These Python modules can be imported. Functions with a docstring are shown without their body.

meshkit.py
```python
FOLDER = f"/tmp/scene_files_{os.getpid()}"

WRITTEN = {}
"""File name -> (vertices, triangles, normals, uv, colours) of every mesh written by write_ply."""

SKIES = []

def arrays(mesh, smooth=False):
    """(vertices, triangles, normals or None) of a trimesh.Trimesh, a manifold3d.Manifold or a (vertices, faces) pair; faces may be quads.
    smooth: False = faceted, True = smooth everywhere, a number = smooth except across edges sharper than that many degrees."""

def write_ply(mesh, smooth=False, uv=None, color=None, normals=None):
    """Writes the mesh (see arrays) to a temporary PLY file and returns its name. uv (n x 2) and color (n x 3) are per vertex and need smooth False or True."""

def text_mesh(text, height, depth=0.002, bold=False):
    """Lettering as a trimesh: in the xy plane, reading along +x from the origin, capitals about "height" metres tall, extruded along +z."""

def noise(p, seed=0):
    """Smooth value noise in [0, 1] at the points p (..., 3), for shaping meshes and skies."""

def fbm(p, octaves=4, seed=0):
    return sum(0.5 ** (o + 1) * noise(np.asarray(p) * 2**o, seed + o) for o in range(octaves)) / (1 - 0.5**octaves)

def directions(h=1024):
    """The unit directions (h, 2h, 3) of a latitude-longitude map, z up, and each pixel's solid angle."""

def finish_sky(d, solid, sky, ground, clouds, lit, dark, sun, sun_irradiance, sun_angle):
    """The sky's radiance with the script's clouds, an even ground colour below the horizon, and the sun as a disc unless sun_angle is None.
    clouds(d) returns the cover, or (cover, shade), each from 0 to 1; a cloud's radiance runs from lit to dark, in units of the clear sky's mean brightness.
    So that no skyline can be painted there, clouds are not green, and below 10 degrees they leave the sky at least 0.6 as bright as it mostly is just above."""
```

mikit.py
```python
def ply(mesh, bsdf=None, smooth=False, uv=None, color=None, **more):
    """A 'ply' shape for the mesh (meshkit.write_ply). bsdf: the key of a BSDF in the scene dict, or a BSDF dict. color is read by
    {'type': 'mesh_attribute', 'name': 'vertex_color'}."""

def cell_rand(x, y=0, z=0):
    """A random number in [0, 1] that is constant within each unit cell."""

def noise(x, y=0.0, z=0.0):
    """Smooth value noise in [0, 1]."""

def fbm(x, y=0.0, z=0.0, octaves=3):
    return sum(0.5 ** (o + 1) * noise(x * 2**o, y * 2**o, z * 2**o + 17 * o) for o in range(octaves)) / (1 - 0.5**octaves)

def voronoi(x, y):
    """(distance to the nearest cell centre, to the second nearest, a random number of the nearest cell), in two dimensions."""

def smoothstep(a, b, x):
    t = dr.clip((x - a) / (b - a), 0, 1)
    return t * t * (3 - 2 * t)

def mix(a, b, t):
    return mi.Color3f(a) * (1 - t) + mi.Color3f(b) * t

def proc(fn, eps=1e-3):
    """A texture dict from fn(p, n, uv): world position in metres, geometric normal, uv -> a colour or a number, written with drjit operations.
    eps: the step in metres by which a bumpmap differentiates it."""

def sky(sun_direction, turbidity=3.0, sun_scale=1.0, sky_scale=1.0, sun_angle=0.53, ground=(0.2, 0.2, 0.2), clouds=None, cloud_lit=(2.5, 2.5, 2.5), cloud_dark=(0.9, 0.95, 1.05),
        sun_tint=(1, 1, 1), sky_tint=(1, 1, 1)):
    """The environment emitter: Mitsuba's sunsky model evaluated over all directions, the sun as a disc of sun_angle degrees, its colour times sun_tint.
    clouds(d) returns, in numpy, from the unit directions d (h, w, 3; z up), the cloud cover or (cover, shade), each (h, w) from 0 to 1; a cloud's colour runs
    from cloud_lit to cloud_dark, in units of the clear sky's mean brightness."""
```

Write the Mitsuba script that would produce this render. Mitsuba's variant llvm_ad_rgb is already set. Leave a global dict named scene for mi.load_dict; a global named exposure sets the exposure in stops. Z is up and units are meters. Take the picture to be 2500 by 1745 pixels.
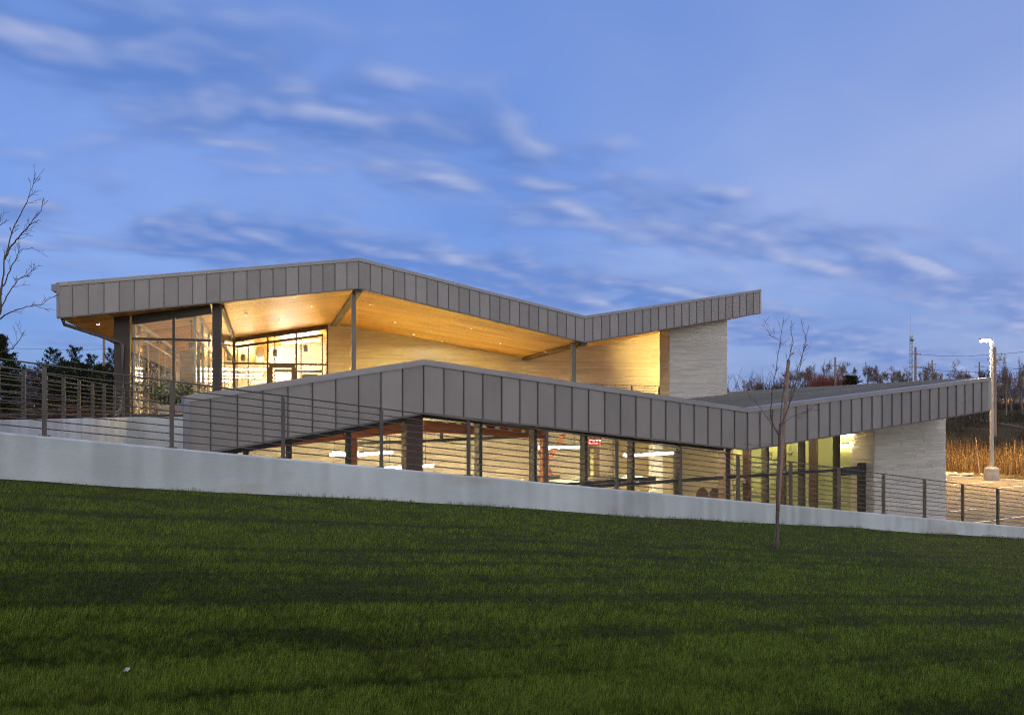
import math, random
import numpy as np, trimesh, drjit as dr, mitsuba as mi
import mikit, meshkit
from mikit import proc, noise, fbm, cell_rand, smoothstep, mix

# ------------------------------------------------------------------ camera, sky, exposure
F, CX, HY = 2080.0, 1250.0, 1010.0            # focal length, centre column and horizon row, in pixels of a 2500 x 1745 frame
T = mi.ScalarTransform4f
exposure = 0.95
scene, labels = {}, {}
scene['camera'] = {'type': 'perspective', 'fov': math.degrees(2 * math.atan(1250 / F)), 'fov_axis': 'x',
                   'to_world': T().look_at(origin=[0, 0, 0], target=[0, 1, 0], up=[0, 0, 1]),
                   'principal_point_offset_y': (872.5 - HY) / 1745.0, 'near_clip': 0.1, 'far_clip': 3000.0}





def cloud_field(d):
    """broken evening stratocumulus on a flat deck, in streaks that run away to the right; thin haze between"""
    z = np.maximum(d[..., 2], 0.0) + 0.10
    px, py = d[..., 0] / z, d[..., 1] / z                     # where the ray meets the deck, in units of its height
    a = math.radians(30)                                      # the streaks' heading
    u, v = px * math.cos(a) + py * math.sin(a), -px * math.sin(a) + py * math.cos(a)
    az = np.arctan2(d[..., 0], d[..., 1])
    P = np.stack([u * 0.80, v * 1.15, z * 0], -1)
    w = meshkit.fbm(P * 1.1 + 5.3, 3, 3) - 0.5
    P = P + w[..., None] * np.array([0.55, 0.35, 0])
    vv = v + 0.9 * (meshkit.fbm(np.stack([u * 0.35, v * 0.3, z * 0], -1) + 7, 2, 61) - 0.5)
    rolls = np.clip((vv - 1.45) / 0.4, 0, 1) * (0.5 + 0.5 * np.cos(2 * np.pi * (vv - 2.28) / 1.22)) * np.exp(-np.maximum(vv - 3.9, 0) / 2.0)     # cloud rolls across the deck

    def dens(Q):
        return meshkit.fbm(Q * 1.35 + 83.0, 3, 8) * 0.46 + meshkit.fbm(Q * np.array([6.0, 6.4, 1]) + 3.0, 3, 21) * 0.54

    D = dens(P) + 0.19 * rolls - 0.09
    c = np.clip((D - 0.37) / 0.27, 0, 1)
    c = c * c * (3 - 2 * c) * np.clip(0.15 + 1.1 * rolls + 0.35 * np.clip((vv - 2.2) / 0.8, 0, 1), 0, 1) * np.exp(-np.maximum(v - 4.6, 0) / 5)
    grad = dens(P) - dens(P + np.array([0.02, -0.10, 0.0]))
    rim = np.clip(grad * 3.0 + 0.33 + 0.45 * (0.5 - rolls) * np.clip((2.45 - vv) / 0.5, 0, 1) * np.clip((vv - 1.5) / 0.4, 0, 1), 0, 1)
    glow_ = 0.5 - 0.5 * np.cos(az + 0.38)                     # thin cloud is lit from the sunset, low behind the camera
    lit = (1 - 0.85 * glow_ ** 1.5)
    wisp = meshkit.fbm(np.stack([px * 0.9, py * 0.5, z * 0], -1) * 1.3 + 50, 4, 40) - 0.5
    haze = 0.66 + 0.10 * np.sin(az)
    base = (0.905 - 0.05 * np.sin(az) - 0.24 * wisp) * lit
    cl = (1.0 - 0.205 * rim ** 1.4) * lit
    return haze + (1 - haze) * c * 0.9, np.clip(base * (1 - c) + cl * c, 0, 1)


SUN = np.array([0.42, -1.0, 0.13])
scene['sky'] = mikit.sky((SUN / np.linalg.norm(SUN)).tolist(), turbidity=5.0, sun_scale=0.0, sky_scale=3.2, ground=(0.05, 0.055, 0.04),
                         sky_tint=(0.60, 1.02, 2.45), clouds=cloud_field, cloud_lit=(3.45, 3.25, 3.0), cloud_dark=(0.335, 0.645, 1.62))
scene['sky']['sampling_weight'] = 20.0

# ------------------------------------------------------------------ helpers
V = lambda *a: np.array(a, float)


def at(px, py, Y):
    return V((px - CX) / F * Y, Y, (HY - py) / F * Y)


def vline(x0, Y0, xv):
    """depth along a straight plan line that passes column x0 at depth Y0 and runs towards the vanishing column xv"""
    return lambda px: Y0 * (xv - x0) / (xv - px)


def key(name, parent=None):
    base = f'{parent}__{name}' if parent else name
    if base not in scene and base not in USED:
        USED.add(base)
        return base
    n = COUNT.get(base, 0) + 1
    COUNT[base] = n
    k = f'{base}_{n:03d}'
    USED.add(k)
    return k


USED, COUNT = set(), {}


def thing(name, label, cat, group=None, kind=None):
    k = key(name)
    labels[k] = {'label': label, 'category': cat}
    if group: labels[k]['group'] = group
    if kind: labels[k]['kind'] = kind
    return k


def add(name, mesh, bsdf, parent=None, smooth=False, label=None, cat=None, group=None, kind=None, **kw):
    k = key(name, parent)
    scene[k] = mikit.ply(mesh, bsdf, smooth=smooth, **kw)
    lab = {a: b for a, b in (('label', label), ('category', cat), ('group', group), ('kind', kind)) if b}
    if lab: labels[k] = lab
    return k


def join(ms):
    return trimesh.util.concatenate([m if isinstance(m, trimesh.Trimesh) else trimesh.Trimesh(*m, process=False) for m in ms])


def unit(a):
    a = np.asarray(a, float)
    return a / np.linalg.norm(a)


HEXF = np.array([[0, 2, 1], [0, 3, 2], [4, 5, 6], [4, 6, 7], [0, 1, 5], [0, 5, 4], [1, 2, 6], [1, 6, 5], [2, 3, 7], [2, 7, 6], [3, 0, 4], [3, 4, 7]])


def hexa(p4, off):
    """four corners of a face, counter-clockwise seen from the front, and the vector from it to the back face"""
    p4 = np.asarray(p4, float)
    v = np.vstack([p4 + off, p4])                             # 0-3 back, 4-7 front
    m = trimesh.Trimesh(v, HEXF, process=False)
    if m.volume < 0: m.invert()
    return m


def box(c, s, rz=0.0):
    m = trimesh.creation.box(s)
    if rz: m.apply_transform(trimesh.transformations.rotation_matrix(rz, [0, 0, 1]))
    m.apply_translation(c)
    return m


def beam(p0, p1, w, h, up=(0, 0, 1)):
    p0, p1 = np.asarray(p0, float), np.asarray(p1, float)
    t = unit(p1 - p0)
    up = np.asarray(up, float)
    if abs(t @ up) > 0.98: up = V(0, 1, 0)
    s = unit(np.cross(t, up)); n = unit(np.cross(s, t))
    a, b = s * w / 2, n * h / 2
    return hexa([p0 - a - b, p0 + a - b, p0 + a + b, p0 - a + b], p1 - p0)


def tube(pts, r, sides=6, cap=True):
    p = np.asarray(pts, float)
    n = len(p)
    r = np.broadcast_to(r, (n,))
    t = np.gradient(p, axis=0)
    t /= np.linalg.norm(t, axis=1, keepdims=True) + 1e-12
    ref = V(0, 0, 1) if abs(t[0, 2]) < 0.9 else V(1, 0, 0)
    a = np.cross(t, ref); a /= np.linalg.norm(a, axis=1, keepdims=True) + 1e-12
    b = np.cross(t, a)
    ang = np.arange(sides) * 2 * np.pi / sides
    v = (p[:, None] + r[:, None, None] * (np.cos(ang)[None, :, None] * a[:, None] + np.sin(ang)[None, :, None] * b[:, None])).reshape(-1, 3)
    i, j = np.meshgrid(np.arange(n - 1), np.arange(sides), indexing='ij')
    q = np.stack([i * sides + j, i * sides + (j + 1) % sides, (i + 1) * sides + (j + 1) % sides, (i + 1) * sides + j], -1).reshape(-1, 4)
    f = np.vstack([q[:, [0, 2, 1]], q[:, [0, 3, 2]]])
    if cap:
        c = np.array([[0, k, k + 1] for k in range(1, sides - 1)])
        f = np.vstack([f, c, c[:, ::-1] + (n - 1) * sides])
    return trimesh.Trimesh(v, f, process=False)


def lathe(profile, c, sides=24):
    pr = np.asarray(profile, float)
    m = trimesh.creation.revolve(pr, sections=sides)
    m.apply_translation(c)
    return m


def sheet(pts):
    """a grid (n, m, 3) of points as a surface"""
    n, m = pts.shape[:2]
    i, j = np.meshgrid(np.arange(n - 1), np.arange(m - 1), indexing='ij')
    q = np.stack([i * m + j, (i + 1) * m + j, (i + 1) * m + j + 1, i * m + j + 1], -1).reshape(-1, 4)
    return trimesh.Trimesh(pts.reshape(-1, 3), np.vstack([q[:, [0, 1, 2]], q[:, [0, 2, 3]]]), process=False)


def tone_uv(mesh, t):
    return np.tile([[t, 0.5]], (len(mesh.vertices), 1))


# ------------------------------------------------------------------ materials
def mat(name, color, rough=0.6, metal=0.0, spec=0.5, two=True, bump=None, bscale=0.01, **kw):
    c = proc(color) if callable(color) else {'type': 'rgb', 'value': list(color)}
    b = {'type': 'principled', 'base_color': c, 'roughness': rough, 'specular': spec, **kw}
    if metal: b['metallic'] = metal
    if bump: b = {'type': 'bumpmap', 'arbitrary': proc(bump, eps=0.004), 'scale': bscale, 'bsdf': b}
    scene[name] = {'type': 'twosided', 'bsdf': b} if two else b
    USED.add(name)


def c_zinc(p, n, uv):
    t = uv.x
    s = fbm(p.x * 1.3 + t * 31, p.y * 1.3, p.z * 0.9)
    g = noise(p.x * 60, p.y * 60, p.z * 1.5)
    k = 0.85 + 0.20 * t + 0.24 * (s - 0.5) + 0.05 * (g - 0.5)
    return mi.Color3f(0.298, 0.266, 0.255) * k


def c_stone(p, n, uv):
    t = uv.x
    a = fbm(p.x * 3.1 + t * 17, p.y * 3.1, p.z * 9.0)
    b = noise(p.x * 28, p.y * 28, p.z * 70)
    k = 0.80 + 0.34 * t + 0.22 * (a - 0.5) + 0.14 * (b - 0.5)
    return mix(mi.Color3f(0.60, 0.535, 0.46), mi.Color3f(0.63, 0.595, 0.55), fbm(p.x * 0.8, p.y * 0.8, p.z * 2.0)) * k


def c_conc(p, n, uv):
    a = fbm(p.x * 0.7, p.y * 0.7, p.z * 0.55, octaves=4)
    s = noise(p.x * 5.0 + p.y * 5.0, 3.0, p.z * 0.35)               # streaks run down from the top
    b = noise(p.x * 30, p.y * 30, p.z * 30)
    k = 0.93 + 0.62 * (a - 0.45) + 0.24 * (s - 0.5) + 0.08 * (b - 0.5)
    st = smoothstep(0.60, 0.80, fbm(p.x * 0.9 + 9, p.y * 0.9, p.z * 2.4))
    return mix(mi.Color3f(0.54, 0.565, 0.57), mi.Color3f(0.48, 0.46, 0.42), st * 0.7) * k


BD = unit([-600.0, F])                                           # the pavilion's depth direction in plan


def c_wood(p, n, uv):
    q = (p.x * BD[0] + p.y * BD[1]) / 0.098
    s = (p.x * BD[1] - p.y * BD[0])
    r = dr.floor(q)
    off = cell_rand(r, 3) * 3.1
    tone = cell_rand(r, dr.floor((s + off) / 2.9))
    g = fbm(s * 2.2 + r * 7.7, q * 5.0, tone * 9)
    j = smoothstep(0.0, 0.06, q - r) * smoothstep(0.0, 0.06, 1 - (q - r))
    big = fbm(s * 0.22, q * 0.11, 4.0)
    base = mix(mi.Color3f(0.33, 0.145, 0.022), mi.Color3f(0.63, 0.355, 0.075), dr.clip(tone * 0.55 + 0.5 * g + 0.9 * (big - 0.5), 0, 1))
    return base * (0.35 + 0.65 * j)


def c_asph(p, n, uv):
    a = fbm(p.x * 0.35, p.y * 0.35, 0, octaves=4)
    b = noise(p.x * 40, p.y * 40)
    return mi.Color3f(0.108, 0.090, 0.070) * (0.72 + 0.5 * a + 0.25 * (b - 0.5))


def c_soil(p, n, uv):
    a = fbm(p.x * 1.2, p.y * 1.2, 0)
    b = noise(p.x * 21, p.y * 21)
    return mix(mi.Color3f(0.022, 0.034, 0.010), mi.Color3f(0.045, 0.042, 0.018), a * 0.6 + 0.4 * b)


def c_terr(p, n, uv):
    a = fbm(p.x * 0.05, p.y * 0.05, 0, octaves=4)
    b = fbm(p.x * 0.7, p.y * 0.7, 3)
    return mix(mi.Color3f(0.045, 0.040, 0.020), mi.Color3f(0.11, 0.075, 0.038), a * 0.7 + 0.5 * (b - 0.4))


def c_bark(p, n, uv):
    a = noise(p.x * 60, p.y * 60, p.z * 14)
    return mi.Color3f(0.15, 0.105, 0.085) * (0.65 + 0.7 * a)


def c_pole(p, n, uv):
    a = noise(p.x * 24, p.y * 24, p.z * 1.2)
    return mi.Color3f(0.34, 0.235, 0.185) * (0.7 + 0.6 * a)


def c_frame(p, n, uv):
    return mi.Color3f(0.045, 0.032, 0.028) * (0.8 + 0.5 * fbm(p.x * 2, p.y * 2, p.z * 2))


def c_steel(p, n, uv):
    return mi.Color3f(0.14, 0.125, 0.12) * (0.75 + 0.5 * fbm(p.x * 3, p.y * 3, p.z * 1.2))


def c_rail(p, n, uv):
    return mi.Color3f(0.105, 0.09, 0.082) * (0.7 + 0.6 * fbm(p.x * 4, p.y * 4, p.z * 3))


mat('m_zinc', c_zinc, 0.46, 0.35)
mat('m_seam', (0.22, 0.205, 0.20), 0.45, 0.3)
mat('m_coping', lambda p, n, uv: mi.Color3f(0.30, 0.28, 0.28) * (0.85 + 0.3 * fbm(p.x * 0.8, p.y * 0.8, p.z)), 0.40, 0.4)
mat('m_roof', lambda p, n, uv: mi.Color3f(0.17, 0.165, 0.15) * (0.75 + 0.5 * fbm(p.x * 0.5, p.y * 0.5, p.z)), 0.5, 0.3)
mat('m_stone', c_stone, 0.85, spec=0.2)
mat('m_conc', c_conc, 0.8, spec=0.3, bump=lambda p, n, uv: fbm(p.x * 6, p.y * 6, p.z * 6) + 0.5 * noise(p.x * 0.9, p.y * 0.9, p.z * 0.9), bscale=0.012)
mat('m_wood', c_wood, 0.34, spec=0.5)
mat('m_frame', c_frame, 0.4, 0.2)
mat('m_steel', c_steel, 0.45, 0.3)
mat('m_rail', c_rail, 0.5, 0.3)
mat('m_asph', c_asph, 0.8, spec=0.3)
mat('m_soil', c_soil, 0.95, spec=0.1)
mat('m_terr', c_terr, 0.95, spec=0.1)
mat('m_bark', c_bark, 0.9, spec=0.2)
mat('m_pole', c_pole, 0.9, spec=0.2)
mat('m_paint', (0.70, 0.69, 0.66), 0.7)
mat('m_kerb', lambda p, n, uv: mi.Color3f(0.42, 0.40, 0.36) * (0.7 + 0.6 * fbm(p.x * 1.5, p.y * 1.5, p.z * 3)), 0.85)
mat('m_white', lambda p, n, uv: mi.Color3f(0.74, 0.70, 0.62) * (0.92 + 0.16 * fbm(p.x, p.y, p.z)), 0.7)
mat('m_green', lambda p, n, uv: mi.Color3f(0.36, 0.40, 0.19) * (0.85 + 0.3 * fbm(p.x, p.y, p.z)), 0.6)
mat('m_orange', lambda p, n, uv: mi.Color3f(0.36, 0.105, 0.035) * (0.85 + 0.3 * fbm(p.x * 2, p.y * 2, p.z * 2)), 0.5)
mat('m_deck', (0.62, 0.62, 0.58), 0.6)
mat('m_floor', lambda p, n, uv: mi.Color3f(0.56, 0.53, 0.47) * (0.85 + 0.3 * fbm(p.x * 0.7, p.y * 0.7, 0)), 0.5)
mat('m_duct', (0.45, 0.45, 0.43), 0.35, 0.7)
mat('m_black', (0.02, 0.018, 0.018), 0.5)
mat('m_pot', (0.30, 0.29, 0.26), 0.5)
mat('m_galv', lambda p, n, uv: mi.Color3f(0.42, 0.40, 0.37) * (0.85 + 0.3 * noise(p.x * 9, p.y * 9, p.z * 3)), 0.45, 0.3)
scene['m_veg'] = {'type': 'twosided', 'bsdf': {'type': 'principled', 'base_color': {'type': 'mesh_attribute', 'name': 'vertex_color'}, 'roughness': 0.85, 'specular': 0.02}}
scene['m_glass'] = {'type': 'thindielectric', 'int_ior': 1.38}
scene['m_glass_coated'] = {'type': 'thindielectric', 'int_ior': 1.10}       # anti-reflection coated panes
scene['m_lamp'] = {'type': 'diffuse', 'reflectance': {'type': 'rgb', 'value': [0.6, 0.6, 0.6]}}
USED.update(['m_veg', 'm_glass', 'm_lamp'])


def glow(rgb, weight=1.0):
    return {'emitter': {'type': 'area', 'radiance': {'type': 'rgb', 'value': [float(x) for x in rgb]}, 'sampling_weight': float(weight)}}


WARM, NEUT = np.array([1.0, 0.70, 0.19]), np.array([1.0, 0.83, 0.50])

# ------------------------------------------------------------------ master lines of the place
FLOOR, PARK, TER = -4.4, -4.5, -0.13
fenceY = vline(108, 1.1 * F / 176, 4764)
loY = vline(1035, 19.5, 4763)                                     # the garden wing's fascia
upY = vline(139, 29.4, 4900)                                      # the pavilion's fascia
wallY = vline(815, 48.56, 8650)                                   # the pavilion's set-back front wall
W_dir = unit([8650 - CX, F, 0.0])
D_up = V(BD[0], BD[1], 0)
u_lo = 850 - CX
D_lo = unit([u_lo, F, 0.0])

lo_px = [(450, 966.5, 1113.0), (1035.5, 877.5, 1006.0), (1825, 996.0, 1096.0), (2416, 921.0, 1000.7)]
up_px = [(139, 690.0, 774.5), (876.5, 630.0, 703.0), (1427, 771.0, 834.5), (1856, 706.5, 764.0)]
loT = [at(x, t, loY(x)) for x, t, b in lo_px]
loB = [at(x, b, loY(x)) for x, t, b in lo_px]
upT = [at(x, t, upY(x)) for x, t, b in up_px]
upB = [at(x, b, upY(x)) for x, t, b in up_px]
UP_U = [-600.0, -590.0, -486.0, -486.0]                           # heading of eave, ridge, valley and right edge


def z_between(front, us, X, Y):
    xs = [p[0] + u / F * (Y - p[1]) for p, u in zip(front, us)]
    return float(np.interp(X, xs, [p[2] for p in front]))


z_up = lambda X, Y: z_between(upB, UP_U, X, Y)
z_lo = lambda X, Y: z_between(loB, [u_lo] * 4, X, Y)


def back(p, u, L):
    return p + V(u / F * L, L, 0)


# ------------------------------------------------------------------ roofs: fascia panels, copings, soffits
rng = np.random.default_rng(7)


def fascia(parent, Tp, Bp, width, gap=.010, rib=.014, proud=.04, seam='m_seam'):
    for i in range(3):
        t0, t1, b0, b1 = Tp[i], Tp[i + 1], Bp[i], Bp[i + 1]
        t0, t1 = t0 - V(0, 0, 0.13), t1 - V(0, 0, 0.13)
        L = np.linalg.norm((b1 - b0)[:2])
        nrm = unit(np.cross((b1 - b0) * V(1, 1, 0), V(0, 0, 1)))
        run = unit((b1 - b0) * V(1, 1, 0))
        n = int(round(L / width))
        for k in range(n):
            a, b = k / n, (k + 1) / n
            g, g1 = 0.002 / L, (gap + rib + .001) / L
            c = [b0 + (b1 - b0) * (a + g), b0 + (b1 - b0) * (b - g1), t0 + (t1 - t0) * (b - g1), t0 + (t1 - t0) * (a + g)]
            c = [q + nrm * rng.uniform(-0.0025, 0.0025) for q in c]
            m = hexa(c, -nrm * 0.03)
            q0, q1 = b0 + (b1 - b0) * b, t0 + (t1 - t0) * b
            s0, s1 = q0 - run * rib, q1 - run * rib
            add('panel', m, 'm_zinc', parent, uv=tone_uv(m, rng.uniform(0, 1)))
            add('seam', hexa([s0 + nrm * proud, q0 + run * 0.001 + nrm * proud, q1 + run * 0.001 + nrm * proud, s1 + nrm * proud], -nrm * (proud + .02)), seam, parent)


def ribbon(front, offs, nrm_out, h, z0, thick):
    """a band along the folded edge: from z0 up by h, standing proud by nrm_out"""
    ms = []
    for i in range(3):
        a, b = front[i], front[i + 1]
        nrm = unit(np.cross((b - a) * V(1, 1, 0), V(0, 0, 1)))
        lo, hi = V(0, 0, z0), V(0, 0, z0 + h)
        ms.append(hexa([a + lo + nrm * nrm_out, b + lo + nrm * nrm_out, b + hi + nrm * nrm_out, a + hi + nrm * nrm_out], -nrm * thick))
    return join(ms)


def slab(front, us, depths, dz):
    """the folded plate behind the edge, dz above the given edge points"""
    ms = []
    for i in range(3):
        a, b = front[i] + V(0, 0, dz), front[i + 1] + V(0, 0, dz)
        L0, L1 = depths[i], depths[i + 1]
        A = np.array([[a + (back(a, us[i], L0) - a) * t, b + (back(b, us[i + 1], L1) - b) * t] for t in np.linspace(0, 1, 12)])
        ms.append(sheet(np.stack([A[:, 0] * (1 - s) + A[:, 1] * s for s in np.linspace(0, 1, 8)], 1)))
    return join(ms)


pav = thing('pavilion', 'glass fronted pavilion with folded metal roof and glowing timber soffit behind the terrace', 'building')
fas = key('fascia', pav)
fascia(fas, upT, upB, 0.50, 0.0, 0.030, 0.026, 'm_steel')
n_up = unit(np.cross((upB[1] - upB[0]) * V(1, 1, 0), V(0, 0, 1)))
shf = lambda ps, o: [p + n_up * o for p in ps]
add('backing', ribbon([b for b in upB], 0, -0.035, 0.0, 0, 0.1) if False else join([hexa([upB[i] - n_up * 0.034, upB[i + 1] - n_up * 0.034, upT[i + 1] - n_up * 0.034 - V(0, 0, .14), upT[i] - n_up * 0.034 - V(0, 0, .14)], -n_up * 0.1) for i in range(3)]), 'm_black', fas)
add('coping', ribbon(upT, 0, 0.045, 0.13, -0.13, 0.4), 'm_coping', fas)
add('drip_edge', ribbon(upB, 0, 0.030, 0.045, -0.047, 0.12), 'm_steel', fas)
roof = add('roof', slab(shf(upT, -0.32), UP_U, [44, 44, 44, 24], -0.03), 'm_roof', pav)
sof = add('soffit', slab(shf(upB, -0.06), UP_U, [44, 44, 44, 24], 0.0), 'm_wood', pav, label='warm lit timber board soffit')
# ends of the plate: left eave board with gutter, right verge
ea, eb = upB[0], back(upB[0], UP_U[0], 24)
ta, tb = upT[0], back(upT[0], UP_U[0], 24)
add('eave_board', hexa([ea + D_up * .045 - V(.01, 0, 0), eb - V(.01, 0, 0), tb - V(.01, 0, .05), ta + D_up * .045 - V(.01, 0, .05)], V(0.05, 0, 0)), 'm_zinc', pav, uv=np.tile([[0.4, 0.5]], (8, 1)))
g0 = upT[0] + V(-0.11, 0.02, -0.17)
add('gutter', hexa([g0 + V(-.10, 0, -.10), g0 + V(.10, 0, -.14), g0 + V(.10, 0, .14), g0 + V(-.10, 0, .11)], D_up * 24), 'm_coping', pav)
ra, rb_, rt, rtb = upB[3], back(upB[3], UP_U[3], 24), upT[3], back(upT[3], UP_U[3], 24)
re0, rt0 = back(ra, UP_U[3], .045), back(rt, UP_U[3], .045)
add('verge_board', hexa([re0 + V(.01, 0, 0), rb_ + V(.01, 0, 0), rtb + V(.01, 0, -.02), rt0 + V(.01, 0, -.02)], V(-0.05, 0, 0)), 'm_zinc', pav, uv=np.tile([[0.5, 0.5]], (8, 1)))
add('corner_trim', hexa([ra + V(-.05, 0, 0) + n_up * .05, ra + V(.02, 0, 0) + n_up * .05, rt + V(.02, 0, 0) + n_up * .05, rt + V(-.05, 0, 0) + n_up * .05], -n_up * 0.08), 'm_coping', pav)
add('corner_trim', hexa([ea + V(-.02, 0, 0) + n_up * .05, ea + V(.06, 0, 0) + n_up * .05, ta + V(.06, 0, 0) + n_up * .05, ta + V(-.02, 0, 0) + n_up * .05], -n_up * 0.08), 'm_coping', pav)
# downpipe: slopes along under the eave, then drops beside the corner column
dp = [at(152, 776, 29.9), at(157, 792, 30.1), at(225, 814, 30.8), at(292, 835, 31.55), at(299, 843, 31.6), at(300, 985, 31.6), at(286, 1016, 31.3)]
add('downpipe', tube(dp, 0.062, 10), 'm_steel', pav, smooth=40)

wing = thing('garden_wing', 'low garden wing with zigzag metal fascia and a long lit glass wall', 'building')
fas2 = key('fascia', wing)
fascia(fas2, loT, loB, 0.515)
n_lo = unit(np.cross((loB[1] - loB[0]) * V(1, 1, 0), V(0, 0, 1)))
shl = lambda ps, o: [p + n_lo * o for p in ps]
add('backing', join([hexa([loB[i] - n_lo * 0.034, loB[i + 1] - n_lo * 0.034, loT[i + 1] - n_lo * 0.034 - V(0, 0, .14), loT[i] - n_lo * 0.034 - V(0, 0, .14)], -n_lo * 0.1) for i in range(3)]), 'm_black', fas2)
add('coping', ribbon(loT, 0, 0.045, 0.13, -0.13, 0.4), 'm_coping', fas2)
add('drip_edge', ribbon(loB, 0, 0.030, 0.04, -0.042, 0.12), 'm_steel', fas2)
add('ceiling', slab(shl(loB, -0.06), [u_lo] * 4, [13, 13, 20, 20], 0.0), 'm_deck', wing)
rk = add('roof', slab(shl(loT, -0.32), [u_lo] * 4, [13, 13, 21, 21], -0.03), 'm_roof', wing)
e0, e1 = shl(loT, -0.32)[2], shl(loT, -0.32)[3]
for k in range(44):                                               # standing seams of the facet that can be looked down on, parallel to the fascia
    a = back(e0, u_lo, 0.45 * k + 0.2) + V(0, 0, -0.01); b = back(e1, u_lo, 0.45 * k + 0.2) + V(0, 0, -0.01)
    add('seam', beam(a, b, 0.03, 0.06), 'm_roof', rk)
va, vb = loB[3], back(loB[3], u_lo, 21)
vt, vtb = loT[3], back(loT[3], u_lo, 21)
add('verge_board', hexa([va + D_lo * .045 + V(.01, 0, 0), vb + V(.01, 0, 0), vtb + V(.01, 0, -.02), vt + D_lo * .045 + V(.01, 0, -.02)], V(-0.05, 0, 0)), 'm_zinc', wing, uv=np.tile([[0.5, 0.5]], (8, 1)))
la, lb = loB[0], back(loB[0], u_lo, 13)
lt, ltb = loT[0], back(loT[0], u_lo, 13)
add('eave_board', hexa([la + D_lo * .045 - V(.01, 0, 0), lb - V(.01, 0, 0), ltb - V(.01, 0, .05), lt + D_lo * .045 - V(.01, 0, .05)], V(0.05, 0, 0)), 'm_zinc', wing, uv=np.tile([[0.5, 0.5]], (8, 1)))
for p, q, sg in ((va, vt, -1), (la, lt, 1)):
    add('corner_trim', hexa([p + V(-.02 * sg, 0, 0) + n_lo * .05, p + V(.10 * sg, 0, 0) + n_lo * .05, q + V(.10 * sg, 0, -.12) + n_lo * .05, q + V(-.02 * sg, 0, -.12) + n_lo * .05], -n_lo * 0.08), 'm_coping', wing)
g0 = loT[0] + V(-0.12, 0.10, -0.24)
add('gutter', hexa([g0 + V(-.08, 0, -.07), g0 + V(.12, 0, -.11), g0 + V(.12, 0, .11), g0 + V(-.08, 0, .09)], D_lo * 12.5), 'm_coping', wing)

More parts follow.
